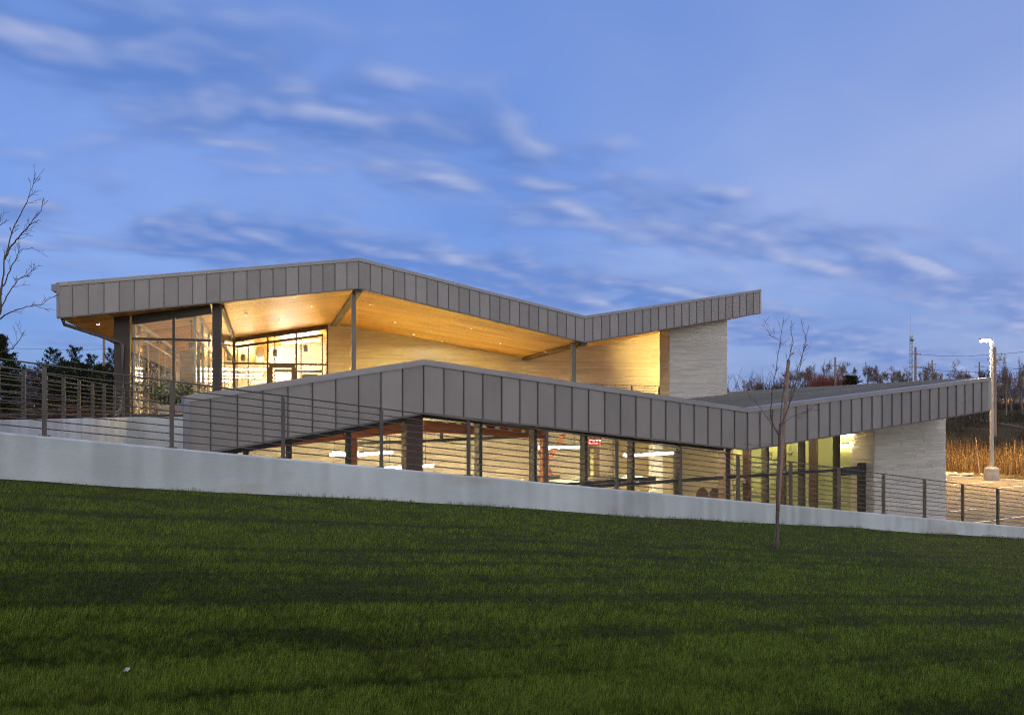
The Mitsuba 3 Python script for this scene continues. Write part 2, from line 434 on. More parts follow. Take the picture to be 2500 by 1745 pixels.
# ------------------------------------------------------------------ stone masonry
def masonry(p0, run, length, z0, ztop, nrm, seed, course=(0.065, 0.125), stone=(0.5, 1.5), grid=(5, 2), rough=0.007, spread=.027):
    """ledge stones on a wall from p0 along run, courses cut by the sloping top ztop(s); yields (mesh, tone) of each stone"""
    r = np.random.default_rng(seed)
    z = z0
    zmax = max(ztop(0.0), ztop(length), ztop(length / 2), ztop(length / 4), ztop(length * .75))
    while z < zmax:
        h = r.uniform(*course)
        s = -r.uniform(0, 0.6)
        row = r.normal(0, 0.10)
        while s < length:
            w = r.uniform(*stone)
            a, b = max(s, 0.0), min(s + w, length)
            s += w
            if b - a < 0.04: continue
            top0, top1 = min(z + h, ztop(a)), min(z + h, ztop(b))
            if max(top0, top1) - z < 0.012: continue
            top0, top1 = max(top0, z + .004), max(top1, z + .004)
            g = 0.004
            nx, nz = grid
            proud = r.uniform(0.018, 0.018 + spread)
            S, K = np.meshgrid(np.linspace(a + g, b - g, nx + 1), np.linspace(0, 1, nz + 1), indexing='ij')
            Z = z + g + K * ((top0 + (top1 - top0) * (S - a) / (b - a)) - z - 2 * g)
            O = proud + r.uniform(-rough, rough, S.shape)
            O[[0, -1]] -= 0.006; O[:, [0, -1]] -= 0.005
            front = p0 + S[..., None] * run + O[..., None] * nrm
            front[..., 2] = Z
            m = sheet(front)
            c = [front[0, 0], front[-1, 0], front[-1, -1], front[0, -1]]
            bk = [q - nrm * (proud + 0.03) for q in c]
            vv = np.vstack([c, bk])
            ff = np.array([[0, 4, 5], [0, 5, 1], [1, 5, 6], [1, 6, 2], [2, 6, 7], [2, 7, 3], [3, 7, 4], [3, 4, 0]])
            yield join([m, trimesh.Trimesh(vv, ff, process=False)]), float(np.clip(0.5 + row + r.normal(0, 0.17), 0, 1))
        z += h


def clad(parent, name, gen, pieces=False):
    if pieces:
        for m, t in gen:
            add(name, m, 'm_stone', parent, uv=tone_uv(m, t))
        return
    ms, ts = zip(*gen)
    m = join(ms)
    add(name, m, 'm_stone', parent, kind='stuff', uv=np.vstack([tone_uv(a, t) for a, t in zip(ms, ts)]))


def wall_between(pa, pb, z0, zt, thick, nrm):
    a, b = pa * V(1, 1, 0), pb * V(1, 1, 0)
    n = 10
    ms = []
    for k in range(n):
        q0, q1 = a + (b - a) * k / n, a + (b - a) * (k + 1) / n
        ms.append(hexa([q0 + V(0, 0, z0), q1 + V(0, 0, z0), q1 + V(0, 0, zt(*q1[:2])), q0 + V(0, 0, zt(*q0[:2]))], -nrm * thick))
    return join(ms)


# the pavilion's long front wall
wa, wb = at(801, 0, wallY(801)) * V(1, 1, 0), at(1700, 0, wallY(1700)) * V(1, 1, 0)
nW = unit(np.cross(W_dir, V(0, 0, 1)))
LW = np.linalg.norm(wb - wa)
wallp = add('stone_wall', wall_between(wa, wb, TER - .2, lambda X, Y: z_up(X, Y) + .05, 0.4, nW), 'm_stone', pav, uv=np.full((80, 2), 0.3))
clad(wallp, 'cladding', masonry(wa, W_dir, LW, TER, lambda s: z_up(*(wa + W_dir * s)[:2]) - .004, nW, 3))
# the free-standing pier that carries the right end of the pavilion roof
pa = at(1635, 0, 44.4) * V(1, 1, 0)
s_ = ((1775 - CX) / F * pa[1] - pa[0]) / (W_dir[0] - (1775 - CX) / F * W_dir[1])
pb = pa + W_dir * s_
pd = V(-W_dir[1], W_dir[0], 0)
Lr = 1.15
pier = key('stone_pier', pav)
scene[pier] = mikit.ply(hexa([pa + V(0, 0, -.6), pb + V(0, 0, -.6), pb + V(0, 0, z_up(*pb[:2]) + .05), pa + V(0, 0, z_up(*pa[:2]) + .05)], pd * Lr), 'm_stone', uv=np.full((8, 2), 0.3))
clad(pier, 'cladding', masonry(pa, W_dir, s_, -.6, lambda s: z_up(*(pa + W_dir * s)[:2]) - .004, nW, 4))
pr = pa + pd * Lr
nl = -W_dir
clad(pier, 'side_cladding', masonry(pr, -pd, Lr, -.6, lambda s: z_up(*(pr - pd * s)[:2]) - .004, nl, 5))

# the wing's lower right pier, each stone a piece of its own
g2 = vline(1006, loY(1006) + 0.6, 4100)
G_dir = unit([4100 - CX, F, 0.0])
nG = unit(np.cross(G_dir, V(0, 0, 1)))
qj = at(2111, 0, g2(2111)) * V(1, 1, 0)
k_ = (2133 - CX) / F
t_ = (k_ * qj[1] - qj[0]) / (nG[0] - k_ * nG[1])
qa = qj + nG * t_
k_ = (2308 - CX) / F
s2 = (k_ * qa[1] - qa[0]) / (G_dir[0] - k_ * G_dir[1])
qb = qa + G_dir * s2
pier2 = key('stone_pier', wing)
scene[pier2] = mikit.ply(hexa([qa + V(0, 0, FLOOR - .3), qb + V(0, 0, FLOOR - .3), qb + V(0, 0, z_lo(*qb[:2]) + .05), qa + V(0, 0, z_lo(*qa[:2]) + .05)], -nG * 0.9), 'm_stone', uv=np.full((8, 2), 0.3))
clad(pier2, 'stone', masonry(qa, G_dir, s2, FLOOR + .1, lambda s: z_lo(*(qa + G_dir * s)[:2]) - .004, nG, 6, course=(0.085, 0.14), stone=(0.6, 1.7), grid=(5, 2)), pieces=True)
clad(pier2, 'side_cladding', masonry(qa - nG * 0.9, nG, 0.9, FLOOR, lambda s: z_lo(*qa[:2]) - .004, -G_dir, 8))

# ------------------------------------------------------------------ pavilion: beams, columns, glass
for i, (name, lab) in enumerate((('ridge_beam', None), ('valley_beam', None))):
    a = shf(upB, -.06)[i + 1]
    u = UP_U[i + 1]
    w_at = wallY(815 if i == 0 else 1282) - a[1]
    add(name, beam(a + V(0, 0, -.09), back(a, u, w_at) + V(0, 0, -.09), 0.30, 0.18), 'm_frame', pav)
for px, Yc, w in ((863.5, upY(863) + 0.55, 10), (1399.5, upY(1400) + 0.7, 10.5)):
    c = at(px, 0, Yc)
    b = 0.5 * w / F * Yc
    zt = z_up(c[0], c[1]) - .06
    rz = math.atan2(W_dir[1], W_dir[0])
    add('column', box([c[0], c[1], (zt + TER) / 2], [2 * b, 2 * b, zt - TER], rz), 'm_steel', pav)

gY = vline(542, 32.8, 8650)                                       # front glass of the left box
rzW = math.atan2(W_dir[1], W_dir[0])


def post(parent, name, P, w, d, z0, z1, m, rz):
    return add(name, box([P[0], P[1], (z0 + z1) / 2], [w, d, z1 - z0], rz), m, parent)


def pane(parent, a, b, z0, za, zb, name='pane', m='m_glass'):
    v = np.array([[a[0], a[1], z0], [b[0], b[1], z0], [b[0], b[1], zb], [a[0], a[1], za]])
    return add(name, trimesh.Trimesh(v, [[0, 1, 2], [0, 2, 3]], process=False), m, parent)


def glazing(parent, pts, zb, ztop, zt, m, mw=0.07, md=0.14, head=0.14, skip=(), gl='m_glass'):
    """posts at pts (plan), panes between them, a level transom at zt, a head that follows ztop, a sill at zb"""
    w = key('window', parent)
    dirr = unit((pts[-1] - pts[0]) * V(1, 1, 0))
    rz = math.atan2(dirr[1], dirr[0])
    for i, p in enumerate(pts):
        if i in skip: continue
        post(w, 'mullion', p, mw, md, zb, ztop(*p[:2]) - .02, m, rz)
    for a, b in zip(pts[:-1], pts[1:]):
        ea_, eb_ = a + dirr * mw / 2, b - dirr * mw / 2
        A, B = ea_ * V(1, 1, 0), eb_ * V(1, 1, 0)
        za, zc = ztop(*a[:2]), ztop(*b[:2])
        add('head', beam(A + V(0, 0, za - head / 2 - .01), B + V(0, 0, zc - head / 2 - .01), md * .9, head), m, w)
        add('transom', beam(A + V(0, 0, zt), B + V(0, 0, zt), md * .85, mw), m, w)
        add('sill', beam(A + V(0, 0, zb + .06), B + V(0, 0, zb + .06), md * .9, .12), m, w)
        pane(w, A, B, zt + mw / 2, za - head, zc - head, m=gl)
        pane(w, A, B, zb + .12, zt - mw / 2, zt - mw / 2, m=gl)
    return w


flat = lambda px, Y: at(px, 0, Y) * V(1, 1, 0)
zt_up = (HY - 829) / F * gY(420)
# big cased columns at the ends of the front glass
for x0, x1 in ((282, 318), (519.5, 541.5)):
    xc = (x0 + x1) / 2
    c = flat(xc, gY(xc) + 0.12)
    w = (x1 - x0) / F * c[1] * 0.97
    post(pav, 'cased_column', c, w, 0.42, TER - .02, z_up(*c[:2]) - .01, 'm_frame', rzW)
glazing(pav, [flat(x, gY(x)) for x in (320, 424, 518)], TER, z_up, zt_up, 'm_frame', 0.085, 0.16, 0.34, skip=(0, 2))
# return glass from the column back to the set-back front
R0, R1 = flat(541, gY(541) + .25), flat(571.5, wallY(571.5))
glazing(pav, [R0, (R0 + R1) / 2, R1], TER, z_up, zt_up, 'm_frame', 0.09, 0.16, 0.16, skip=(0, 1))
# set-back window wall with the terrace door
xs = [571.5, 653.8, 723.4, 799]
glazing(pav, [flat(x, wallY(x)) for x in xs], TER, z_up, zt_up - .02, 'm_frame', 0.09, 0.14, 0.24)
dr_ = key('door', pav)
d0, d1 = flat(657, wallY(657) - .12), flat(720, wallY(720) - .12)
zh = (HY - 893) / F * wallY(690)
add('frame', beam(d0 + V(0, 0, zh), d1 + V(0, 0, zh), .1, .24), 'm_frame', dr_)
for q in (d0, d1):
    post(dr_, 'stile', q + (d1 - d0) * (.04 if q is d0 else -.04), .28, .1, TER, zh - .12, 'm_frame', rzW)
# left window wall that runs back into the house, seen through the front glass
L0 = flat(322, gY(322) + .35)
Ldir = D_up


def on_line(P, d, px):
    k = (px - CX) / F
    t = (k * P[1] - P[0]) / (d[0] - k * d[1])
    return P + d * t


Lp = [on_line(L0, Ldir, x) for x in (327.8, 339.5, 361.8, 388.3, 403, 418, 428.6, 441)]
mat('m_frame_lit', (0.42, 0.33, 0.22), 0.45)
ztL = zt_up + .25
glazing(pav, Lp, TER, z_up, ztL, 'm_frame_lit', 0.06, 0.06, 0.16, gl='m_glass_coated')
we = Lp[-1]
end = add('end_wall', hexa([we + V(0, 0, TER), we + W_dir * 2.1 + V(0, 0, TER), we + W_dir * 2.1 + V(0, 0, z_up(*(we + W_dir * 2.1)[:2])), we + V(0, 0, z_up(*we[:2]))], pd * .4), 'm_stone', pav, uv=np.full((8, 2), 0.6))
clad(end, 'cladding', masonry(we, W_dir, 2.1, TER, lambda s: z_up(*(we + W_dir * s)[:2]) - .01, nW, 14))
L2 = on_line(we + W_dir * 2.25 + pd * 1.0, D_up, 476)
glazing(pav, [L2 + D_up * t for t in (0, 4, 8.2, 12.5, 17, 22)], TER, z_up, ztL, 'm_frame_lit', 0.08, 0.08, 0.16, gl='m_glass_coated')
add('interior_beam', beam(flat(470, 58) + V(0, 0, 4.55), flat(560, 60) + V(0, 0, 4.75), .3, .3), 'm_frame', pav)
# back and side of the hall
hb = [flat(430, 70), flat(640, 71)]
add('interior_wall', wall_between(hb[0], hb[1] + V(6, 1.8, 0), TER, lambda X, Y: z_up(X, Y) + .1, .2, nW), 'm_white', pav)
wv = [flat(655, 57.5), flat(810, 60.5)]
add('interior_wall', wall_between(wv[0], wv[1], TER, lambda X, Y: z_up(X, Y) + .05, .2, nW), 'm_white', pav)
add('interior_wall', wall_between(wv[0], wv[0] + D_up * 26, TER, lambda X, Y: z_up(X, Y) + .05, .2, V(-1, 0, 0)), 'm_white', pav)
add('interior_wall', wall_between(flat(801, wallY(801) + .45), wv[1], TER, lambda X, Y: z_up(X, Y) + .05, .2, V(-1, 0, 0)), 'm_wood', pav)
# inner glazed partition
par = key('partition', pav)
ipt = [flat(x, wallY(x) + 4.2) for x in (579, 606, 671, 735, 787)]
for p in ipt:
    post(par, 'post', p, .06, .06, TER, (HY - np.interp((p[0] / p[1]) * F + CX, [579, 787], [846, 818])) / F * p[1], 'm_frame', rzW)
add('head_rail', beam(at(577, 846.5, ipt[0][1]), at(789, 817.5, ipt[-1][1]), .08, .13), 'm_frame', par)
add('middle_rail', beam(ipt[2] + V(0, 0, 2.62), ipt[4] + V(0, 0, 2.62), .08, .14), 'm_frame', par)
add('door_head', beam(flat(738, ipt[3][1] - .4) + V(0, 0, 2.25), flat(775, ipt[4][1] - .4) + V(0, 0, 2.25), .2, .34), 'm_frame', par)
du = thing('spiral_duct', 'round grey ventilation duct under the timber ceiling behind the set-back window', 'duct')
dc = at(634, 862, wallY(634) + 6.0)
add('duct_run', tube([dc, dc + D_up * 9], 0.27, 20), 'm_white', du, smooth=40)
# floor slabs and terrace
add('floor', join([hexa([flat(278, 31.3) + V(0, 0, TER - .02), flat(1640, 41.6) + V(0, 0, TER - .02), flat(1640, 41.6) + V(0, 0, TER - .32), flat(278, 31.3) + V(0, 0, TER - .32)], D_up * 55 )]), 'm_floor', pav)

# ------------------------------------------------------------------ garden wing: glass, columns, room behind
rzG = math.atan2(G_dir[1], G_dir[0])
G1 = lambda px: loY(px) + 0.6
lo_dir = unit((loB[3] - loB[0]) * V(1, 1, 0))
zsof = lambda X, Y: z_lo(X, Y) - .01
ptsL = [flat(x, G1(x)) for x in (500, 600, 705, 850, 992)]
ptsR = [flat(x, g2(x)) for x in (1026, 1167.7, 1301, 1425, 1540, 1653, 1763)]
ptsR2 = [flat(x, g2(x)) for x in (1775, 1868, 1957, 2042, 2108)]
zt_lo = (HY - 1151) / F * g2(1980)
glazing(wing, ptsL, FLOOR, zsof, zt_lo, 'm_black', 0.09, 0.16, 0.13, skip=(4,))
glazing(wing, ptsR, FLOOR, zsof, zt_lo, 'm_black', 0.09, 0.22, 0.10, skip=(0, 6))
glazing(wing, ptsR2, FLOOR, zsof, zt_lo, 'm_black', 0.085, 0.24, 0.10, skip=(0, 4))
mat('m_brown', lambda p, n, uv: mi.Color3f(0.060, 0.030, 0.024) * (0.8 + 0.4 * fbm(p.x * 2, p.y * 2, p.z)), 0.5)
for x0, x1, Yf in ((982, 1030, loY(1006) + .5), (1758.5, 1777.5, g2(1768) - .02)):
    c = flat((x0 + x1) / 2, Yf + .15)
    post(wing, 'column', c, (x1 - x0) / F * c[1] * .9, .3, FLOOR, z_lo(*c[:2]), 'm_brown', rzG if x0 > 1500 else math.atan2(lo_dir[1], lo_dir[0]))
c = flat(2103, g2(2103) - .05)
post(wing, 'door_jamb', c, .24, .2, FLOOR, zt_lo + .2, 'm_black', rzG)
add('door_head', beam(flat(2048, g2(2048) - .03) + V(0, 0, zt_lo - .06), flat(2108, g2(2108) - .03) + V(0, 0, zt_lo - .06), .22, .30), 'm_black', wing)
# the room: floor, stone back wall, green hall at the right
def offs(px, d):
    return flat(px, g2(px)) - nG * d


bw0, bw1 = flat(560, 26.5), flat(1500, 32.0)
bdir = unit(bw1 - bw0); nb = unit(np.cross(bdir, V(0, 0, 1)))
zc = lambda X, Y: z_lo(X, Y) + .02
mat('m_tan', lambda p, n, uv: mi.Color3f(0.44, 0.37, 0.25) * (0.85 + 0.3 * fbm(p.x, p.y, p.z)), 0.7)
bk = add('inner_wall', wall_between(bw0, bw1, FLOOR, zc, .25, nb), 'm_white', wing)
clad(bk, 'cladding', masonry(bw0, bdir, np.linalg.norm(bw1 - bw0), FLOOR, lambda s: z_lo(*(bw0 + bdir * s)[:2]) - .01, nb, 31, course=(.10, .17), stone=(.8, 2.0), grid=(4, 1), rough=.02, spread=.05))
for pa_, pb_, mm in (((1498, 31.8), (1592, 31.2), 'm_tan'), ((1592, 29.4), (1618, 29.6), 'm_white'), ((1618, 29.8), (1655, 30.0), 'm_tan'), ((1655, 31.6), (1790, 33.0), 'm_tan')):
    w0, w1 = flat(*pa_), flat(*pb_)
    add('inner_wall', wall_between(w0, w1, FLOOR, zc, .2, unit(np.cross(unit(w1 - w0), V(0, 0, 1)))), mm, wing)
side0 = flat(2111, g2(2111))
for d0_, d1_, mm in ((.05, .28, 'm_tan'), (.28, .55, 'm_stone'), (.55, 13.0, 'm_green')):
    add('inner_wall', wall_between(side0 - nG * d0_, side0 - nG * d1_, FLOOR, zc, .25, -G_dir), mm, wing, **({'uv': np.full((80, 2), .45)} if mm == 'm_stone' else {}))
gw0, gw1 = side0 - nG * 13 - G_dir * 9, side0 - nG * 13
add('inner_wall', wall_between(gw0, gw1, FLOOR, zc, .25, nG), 'm_green', wing)
add('inner_wall', wall_between(flat(470, loY(470) + .6), bw0, FLOOR, lambda X, Y: z_lo(X, Y) + .02, .25, V(1, 0, 0)), 'm_white', wing)
fl = [flat(440, 16.6), flat(2300, 33.5), flat(2200, 47), flat(540, 30)]
add('floor', hexa([q + V(0, 0, FLOOR) for q in fl], V(0, 0, -.2)), 'm_floor', wing)
# roof steel and services
add('roof_beam', beam(at(560, 1083, 19.8) , at(990, 1036, 21.6), .2, .40), 'm_orange', wing)
add('roof_beam', beam(at(1030, 1040, 21.8), at(1330, 1058, 23.6), .2, .30), 'm_orange', wing)
for a in np.linspace(0, 1, 9):
    p = at(1030 + 250 * a, 1021 + 32 * a, 20.6 + 2.2 * a)
    add('deck_rib', beam(p, p + D_lo * 6 + V(0, 0, .0), .05, .07), 'm_deck', wing)
for px in (862, 1395):
    c = offs(px, 1.2) if px > 1006 else flat(px, G1(px) + 1.2)
    post(wing, 'steel_post', c, .15, .15, FLOOR, z_lo(*c[:2]), 'm_orange', rzG)
    pxs = None
add('cross_brace', beam(at(1303, 1076, 28.6), at(1366, 1198, 28.6), .12, .12), 'm_orange', wing)
add('cross_brace', beam(at(1378, 1058, 28.3), at(1302, 1186, 28.3), .12, .12), 'm_orange', wing)
pp = thing('sprinkler_pipe', 'long dark sprinkler pipe with elbow bends below the ceiling of the lower room', 'pipe')
add('run', tube([at(850, 1082, 23.2), at(1000, 1078, 24.2), at(1262, 1066, 25.6), at(1270, 1060, 26), at(1205, 1058, 26.4)], .045, 8), 'm_black', pp, smooth=40)
add('drop', tube([at(1078, 1057, 24.6), at(1078, 1074, 24.6)], .05, 8), 'm_black', pp, smooth=40)
# fins, dado and wall lines along the green side wall of the right hall
wline = lambda px: on_line(side0 - G_dir * .02, -nG, px)
for px in (1843, 1928, 2005):
    c = wline(px) - G_dir * .5
    post(wing, 'inner_fin', c, .16, .30, FLOOR, z_lo(*c[:2]), 'm_brown', rzG)
add('stair_rail', beam(at(1784, 1141, 34), at(1835, 1193, 35), .09, .12), 'm_white', wing)
mat('m_red', (0.62, 0.11, 0.025), 0.5)
add('red_dado', wall_between(side0 - nG * .7 - G_dir * .03, side0 - nG * 9 - G_dir * .03, FLOOR, lambda X, Y: -3.72, .05, -G_dir), 'm_red', wing)
for zz in (-1.98, -2.12, -3.3):
    add('wall_line', beam(side0 - nG * .7 - G_dir * .03 + V(0, 0, zz), side0 - nG * 12 - G_dir * .03 + V(0, 0, zz), .02, .04), 'm_deck', wing)
# dark counter seen through the middle bays
add('counter', hexa([offs(1412, .5) + V(0, 0, -2.02), offs(1655, .9) + V(0, 0, -2.02), offs(1655, .9) + V(0, 0, -1.9), offs(1412, .5) + V(0, 0, -1.9)], -nG * 1.2), 'm_black', wing)
idr = add('inner_door', hexa([at(1426, 1230, 28.5), at(1464, 1230, 28.5), at(1464, 1060, 28.5), at(1426, 1060, 28.5)], V(0, .1, 0)), 'm_brown', wing)
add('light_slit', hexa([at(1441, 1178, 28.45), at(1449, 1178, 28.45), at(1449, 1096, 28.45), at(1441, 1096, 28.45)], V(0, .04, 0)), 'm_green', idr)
add('curtain', join([box(at(480 + 9 * k + 60, 1120, 21) * V(1, 1, 0) + V(0, 0, -1.2), [.06, .12, 1.6]) for k in range(5)]), 'm_brown', wing)
sc_ = thing('wall_screen', 'black screen low on the inner stone wall behind the orange cross brace', 'screen')
add('casing', hexa([at(1306, 1190, 27.0), at(1367, 1196, 27.0), at(1367, 1160, 27.0), at(1306, 1162, 27.0)], V(0, .08, 0)), 'm_black', sc_)

# exit signs
def exit_sign(px, py, Y, h, label):
    t = thing('exit_sign', label, 'exit sign')
    c = at(px, py, Y)
    add('housing', box(c, [h * 1.75, .05, h]), 'm_black', t)
    m = meshkit.text_mesh('EXIT', h * .55, .012, bold=True)
    m.apply_translation([-m.bounds.mean(0)[0], -m.bounds.mean(0)[1], 0])
    m.apply_transform(trimesh.transformations.rotation_matrix(math.pi / 2, [1, 0, 0]))
    m.apply_translation(c + V(0, -.03, 0))
    add('lettering', m, 'm_lamp', t, **glow(V(4.5, .1, .16), .02))


exit_sign(1453, 1078, 27.6, .24, 'red lit exit sign above the dark inner door of the lower room')
exit_sign(381, 829, 43.0, .34, 'red lit exit sign high up in the glass box with the hanging lamps')

# ------------------------------------------------------------------ lamps
def linear_lamp(a, b, rad, label, w=.10, group=None, wt=1.6):
    t = thing('linear_light', label, 'light fixture', group)
    a, b = np.asarray(a), np.asarray(b)
    add('tube', beam(a, b, w, w * .8), 'm_lamp', t, **glow(rad, wt))
    add('housing', beam(a + V(0, 0, w * .4 + .025), b + V(0, 0, w * .4 + .025), w * 1.1, .04), 'm_galv', t)
    for k in (.15, .85):
        p = a + (b - a) * k
        zt = (z_lo if p[2] < .1 else z_up)(p[0], p[1])
        if zt > p[2] + .1: add('suspension_wire', tube([p + V(0, 0, .06), V(p[0], p[1], zt)], .006, 4), 'm_black', t)


LO = 88.0 * NEUT * V(1, .98, .85)
linear_lamp(at(808, 1109, 22.0), at(864, 1109, 22.5), LO, 'short lit tube left of the thin mullion in the lower left bay')
linear_lamp(at(874, 1109, 21.8), at(955, 1104, 22.4), LO, 'lit tube just right of the orange post in the lower left bay')
linear_lamp(at(931, 1143, 25.0), at(1058, 1136, 25.4), LO, 'lit tube passing behind the big brown column')
linear_lamp(at(1316, 1092, 25.2), at(1416, 1091, 26.2), LO, 'lit tube hanging in front of the orange cross brace')
linear_lamp(at(1525, 1112, 26.5), at(1643, 1105, 28.2), LO, 'long lit tube in the bay right of the dark inner door')
wl = lambda px, py, o=.10: (lambda q: V(q[0], q[1], (HY - py) / F * q[1]))(wline(px) - G_dir * o)
linear_lamp(wl(2047, 1063), wl(2079, 1058), LO * .28, 'upper of two lit tubes beside the lower stone pier', w=.07, wt=1.2)
linear_lamp(wl(2044, 1086), wl(2077, 1085), LO * .28, 'lower of two lit tubes beside the lower stone pier', w=.07, wt=1.2)
def under(px, o):
    q = wline(px) - G_dir * o
    return V(q[0], q[1], z_lo(q[0], q[1]) - .32)


linear_lamp(under(1960, 1.0), under(1880, 1.0), LO * .6, 'nearer of the two lit tubes high under the ceiling of the right hall', wt=1.6)
linear_lamp(under(1800, 1.2), under(1740, 1.2), LO * .6, 'farther of the two lit tubes high under the ceiling of the right hall', wt=1.6)
for k, (y, Y, x0, x1) in enumerate(((902, 54.5, 452, 648), (914, 60.0, 452, 640), (922, 64.0, 452, 640), (931, 68, 577, 618))):
    linear_lamp(at(x0 + 70, y, Y), at(x1, y, Y + 1.5), 70 * (WARM + NEUT) / 2, ['nearest and highest', 'second nearest', 'third nearest', 'farthest and shortest'][k] + ' of the four rows of tube lights in the upper hall', w=.12, wt=.8)
linear_lamp(at(690, 838, 53.6), at(780, 830, 55), 150 * NEUT, 'bright tube light washing the white inner wall behind the terrace door', w=.14)
linear_lamp(at(682, 905, 53.8), at(770, 905, 55), 150 * NEUT, 'low tube light before the white inner wall right of the door', w=.14)

def pendant(px, y0, y1, Y, label, w=.2):
    t = thing('pendant_lamp', label, 'pendant lamp', None)
    top, bot = at(px, y0, Y), at(px, y1, Y)
    r, h = .105 * Y / 42, .32 * Y / 42
    c = V(bot[0], bot[1], bot[2])
    add('shade', lathe([[r * .15, h], [r, h], [r, 0], [r * .93, 0], [r * .93, h * .9]], c, 14), 'm_steel', t, smooth=40)
    add('bulb', trimesh.creation.icosphere(2, r * .55).apply_translation(c + V(0, 0, h * .3)), 'm_lamp', t, **glow(70 * WARM, .1))
    zt = z_up(c[0], c[1])
    add('cord', tube([c + V(0, 0, h), V(c[0], c[1], zt)], .008, 4), 'm_black', t)
    add('canopy', lathe([[0, 0], [.06, 0], [.06, .03], [0, .03]], V(c[0], c[1], zt - .035), 12), 'm_black', t)


PN = ['nearest and highest', 'second', 'third', 'fourth', 'fifth and farthest']
for k, (px, y, Y) in enumerate(((467, 848, 36.5), (481.5, 857.5, 40.5), (494.5, 873.5, 46), (506, 884, 51.5), (515.5, 890, 56.5))):
    pendant(px, 790, y + 4, Y, PN[k] + ' hanging cylinder lamp of the row in the front glass box')
for px, y, Y, lab in ((559, 876, 45.8, 'hanging cylinder lamp behind the return glass beside the front column'), (593, 878, 50, 'hanging cylinder lamp left of the duct in the set-back window'),
                      (671, 866, 50.5, 'hanging cylinder lamp over the terrace door'), (746, 855, 51, 'hanging cylinder lamp against the bright white wall')):
    pendant(px, 800, y + 4, Y, lab)

# recessed downlights of the soffit
DL = [(683, 779, 'small round downlight in the soffit above the set-back window'), (760, 745, 'small round downlight in the soffit left of the ridge beam'), (965, 786, 'small round downlight in the middle of the long soffit'),
      (1222, 838, 'small round downlight near the low valley of the soffit'), (1080, 832, 'small round downlight in the soffit close above the stone wall'), (1330, 856, 'small round downlight beside the valley beam'),
      (905, 742, 'small round downlight near the ridge, close behind the fascia'), (1150, 800, 'small round downlight halfway down the long soffit near the fascia'), (1010, 815, 'small round downlight above the stone wall, left half'),
      (600, 765, 'small round downlight beside the return glass'), (240, 790, 'small round downlight in the soffit left of the glass box')]
for k, (px, py, lab) in enumerate(DL):
    lo_, hi_ = 30.0, 60.0
    for _ in range(60):
        mid = (lo_ + hi_) / 2
        P = at(px, py, mid)
        if P[2] < z_up(P[0], P[1]): lo_ = mid
        else: hi_ = mid
    P = at(px, py, lo_) - V(0, 0, .035)
    t = thing('downlight', lab, 'downlight')
    add('trim_ring', lathe([[.037, 0], [.06, 0], [.06, .07], [.037, .07]], P - V(0, 0, .025), 16), 'm_white', t, smooth=40)
    d = trimesh.creation.cylinder(.036, .012, sections=16).apply_translation(P - V(0, 0, .012))
    add('lens', d, 'm_lamp', t, **glow(13500 * WARM))
# floodlight behind the pier that washes the stone wall
fl_ = thing('floodlight', 'floodlight with a barn door behind the upper stone pier, washing the wall', 'floodlight')
fp = flat(1705, wallY(1705)) + nW * 3.0 + V(0, 0, 2.4)
onw = lambda px, py: at(px, py, wallY(px))
aim = unit(onw(1570, 890) - fp)
sx = unit(np.cross(aim, V(0, 0, 1))); sz = np.cross(sx, aim)
add('lens', hexa([fp + aim * .02 - sx * .07 - sz * .07, fp + aim * .02 + sx * .07 - sz * .07, fp + aim * .02 + sx * .07 + sz * .07, fp + aim * .02 - sx * .07 + sz * .07], aim * .01), 'm_lamp', fl_, **glow(6000 * WARM, 4))
add('body', beam(fp - aim * .22, fp + aim * .01, .2, .2), 'm_frame', fl_)
add('stand', tube([fp - aim * .1 - V(0, 0, .1), V(*(fp - aim * .1)[:2], TER)], .03, 8), 'm_frame', fl_)
e1, e2, k = onw(1483, 800) - fp, onw(1522, 965) - fp, .16
o1, o2 = onw(1150, 760) - fp, onw(1150, 990) - fp
add('barn_door', hexa([fp + e1 * k, fp + e2 * k, fp + o2 * k * .8, fp + o1 * k * .8], unit(e1) * .01), 'm_frame', fl_)

# ------------------------------------------------------------------ guard rails, retaining walls
def guard_rail(P0, P1, n, z0, z1, label, e0=0.0, e1=0.0, h=1.1, nr=9):
    """n spans between plan points P0 and P1, foot heights z0 and z1; e0, e1: how far the bars run on past the end posts"""
    t = thing('guard_rail', label, 'railing')
    dv = P1 - P0
    L = np.linalg.norm(dv); d = dv / L
    rz = math.atan2(d[1], d[0])
    sl = (z1 - z0) / L
    for i in range(n + 1):
        s = L * i / n
        p = P0 + d * s
        z = z0 + sl * s
        k = add('post', box([p[0], p[1], z + h / 2], [.012, .075, h], rz), 'm_rail', t)
        add('face_bar', box([p[0] , p[1] , z + h / 2 - .02], [.066, .014, h - .05], rz).apply_translation(-.042 * V(-d[1], d[0], 0)), 'm_rail', k)
        add('base_plate', box([p[0], p[1], z + .007], [.17, .15, .014], rz), 'm_rail', k)
    for j in range(nr):
        zz = h - .01 - j * .122
        a, b = P0 - d * e0, P1 + d * e1
        add('rail', tube([V(a[0], a[1], z0 - sl * e0 + zz), V(b[0], b[1], z1 + sl * e1 + zz)], .0105 if j else .014, 6), 'm_rail', t, smooth=50)
    return t


A_, B_ = flat(108, fenceY(108)), flat(2435, fenceY(2435))
fd = unit(B_ - A_); LF = np.linalg.norm(B_ - A_)
zA, zB = (HY - 1064.6) / F * fenceY(108), (HY - 1280) / F * fenceY(2435)
slF = (zB - zA) / LF
guard_rail(A_, B_, 14, zA, zB, 'long steel guard rail of thin bars on the sloping front wall', 2 * LF / 14, 2 * LF / 14)
nF = unit(np.cross(fd, V(0, 0, 1)))
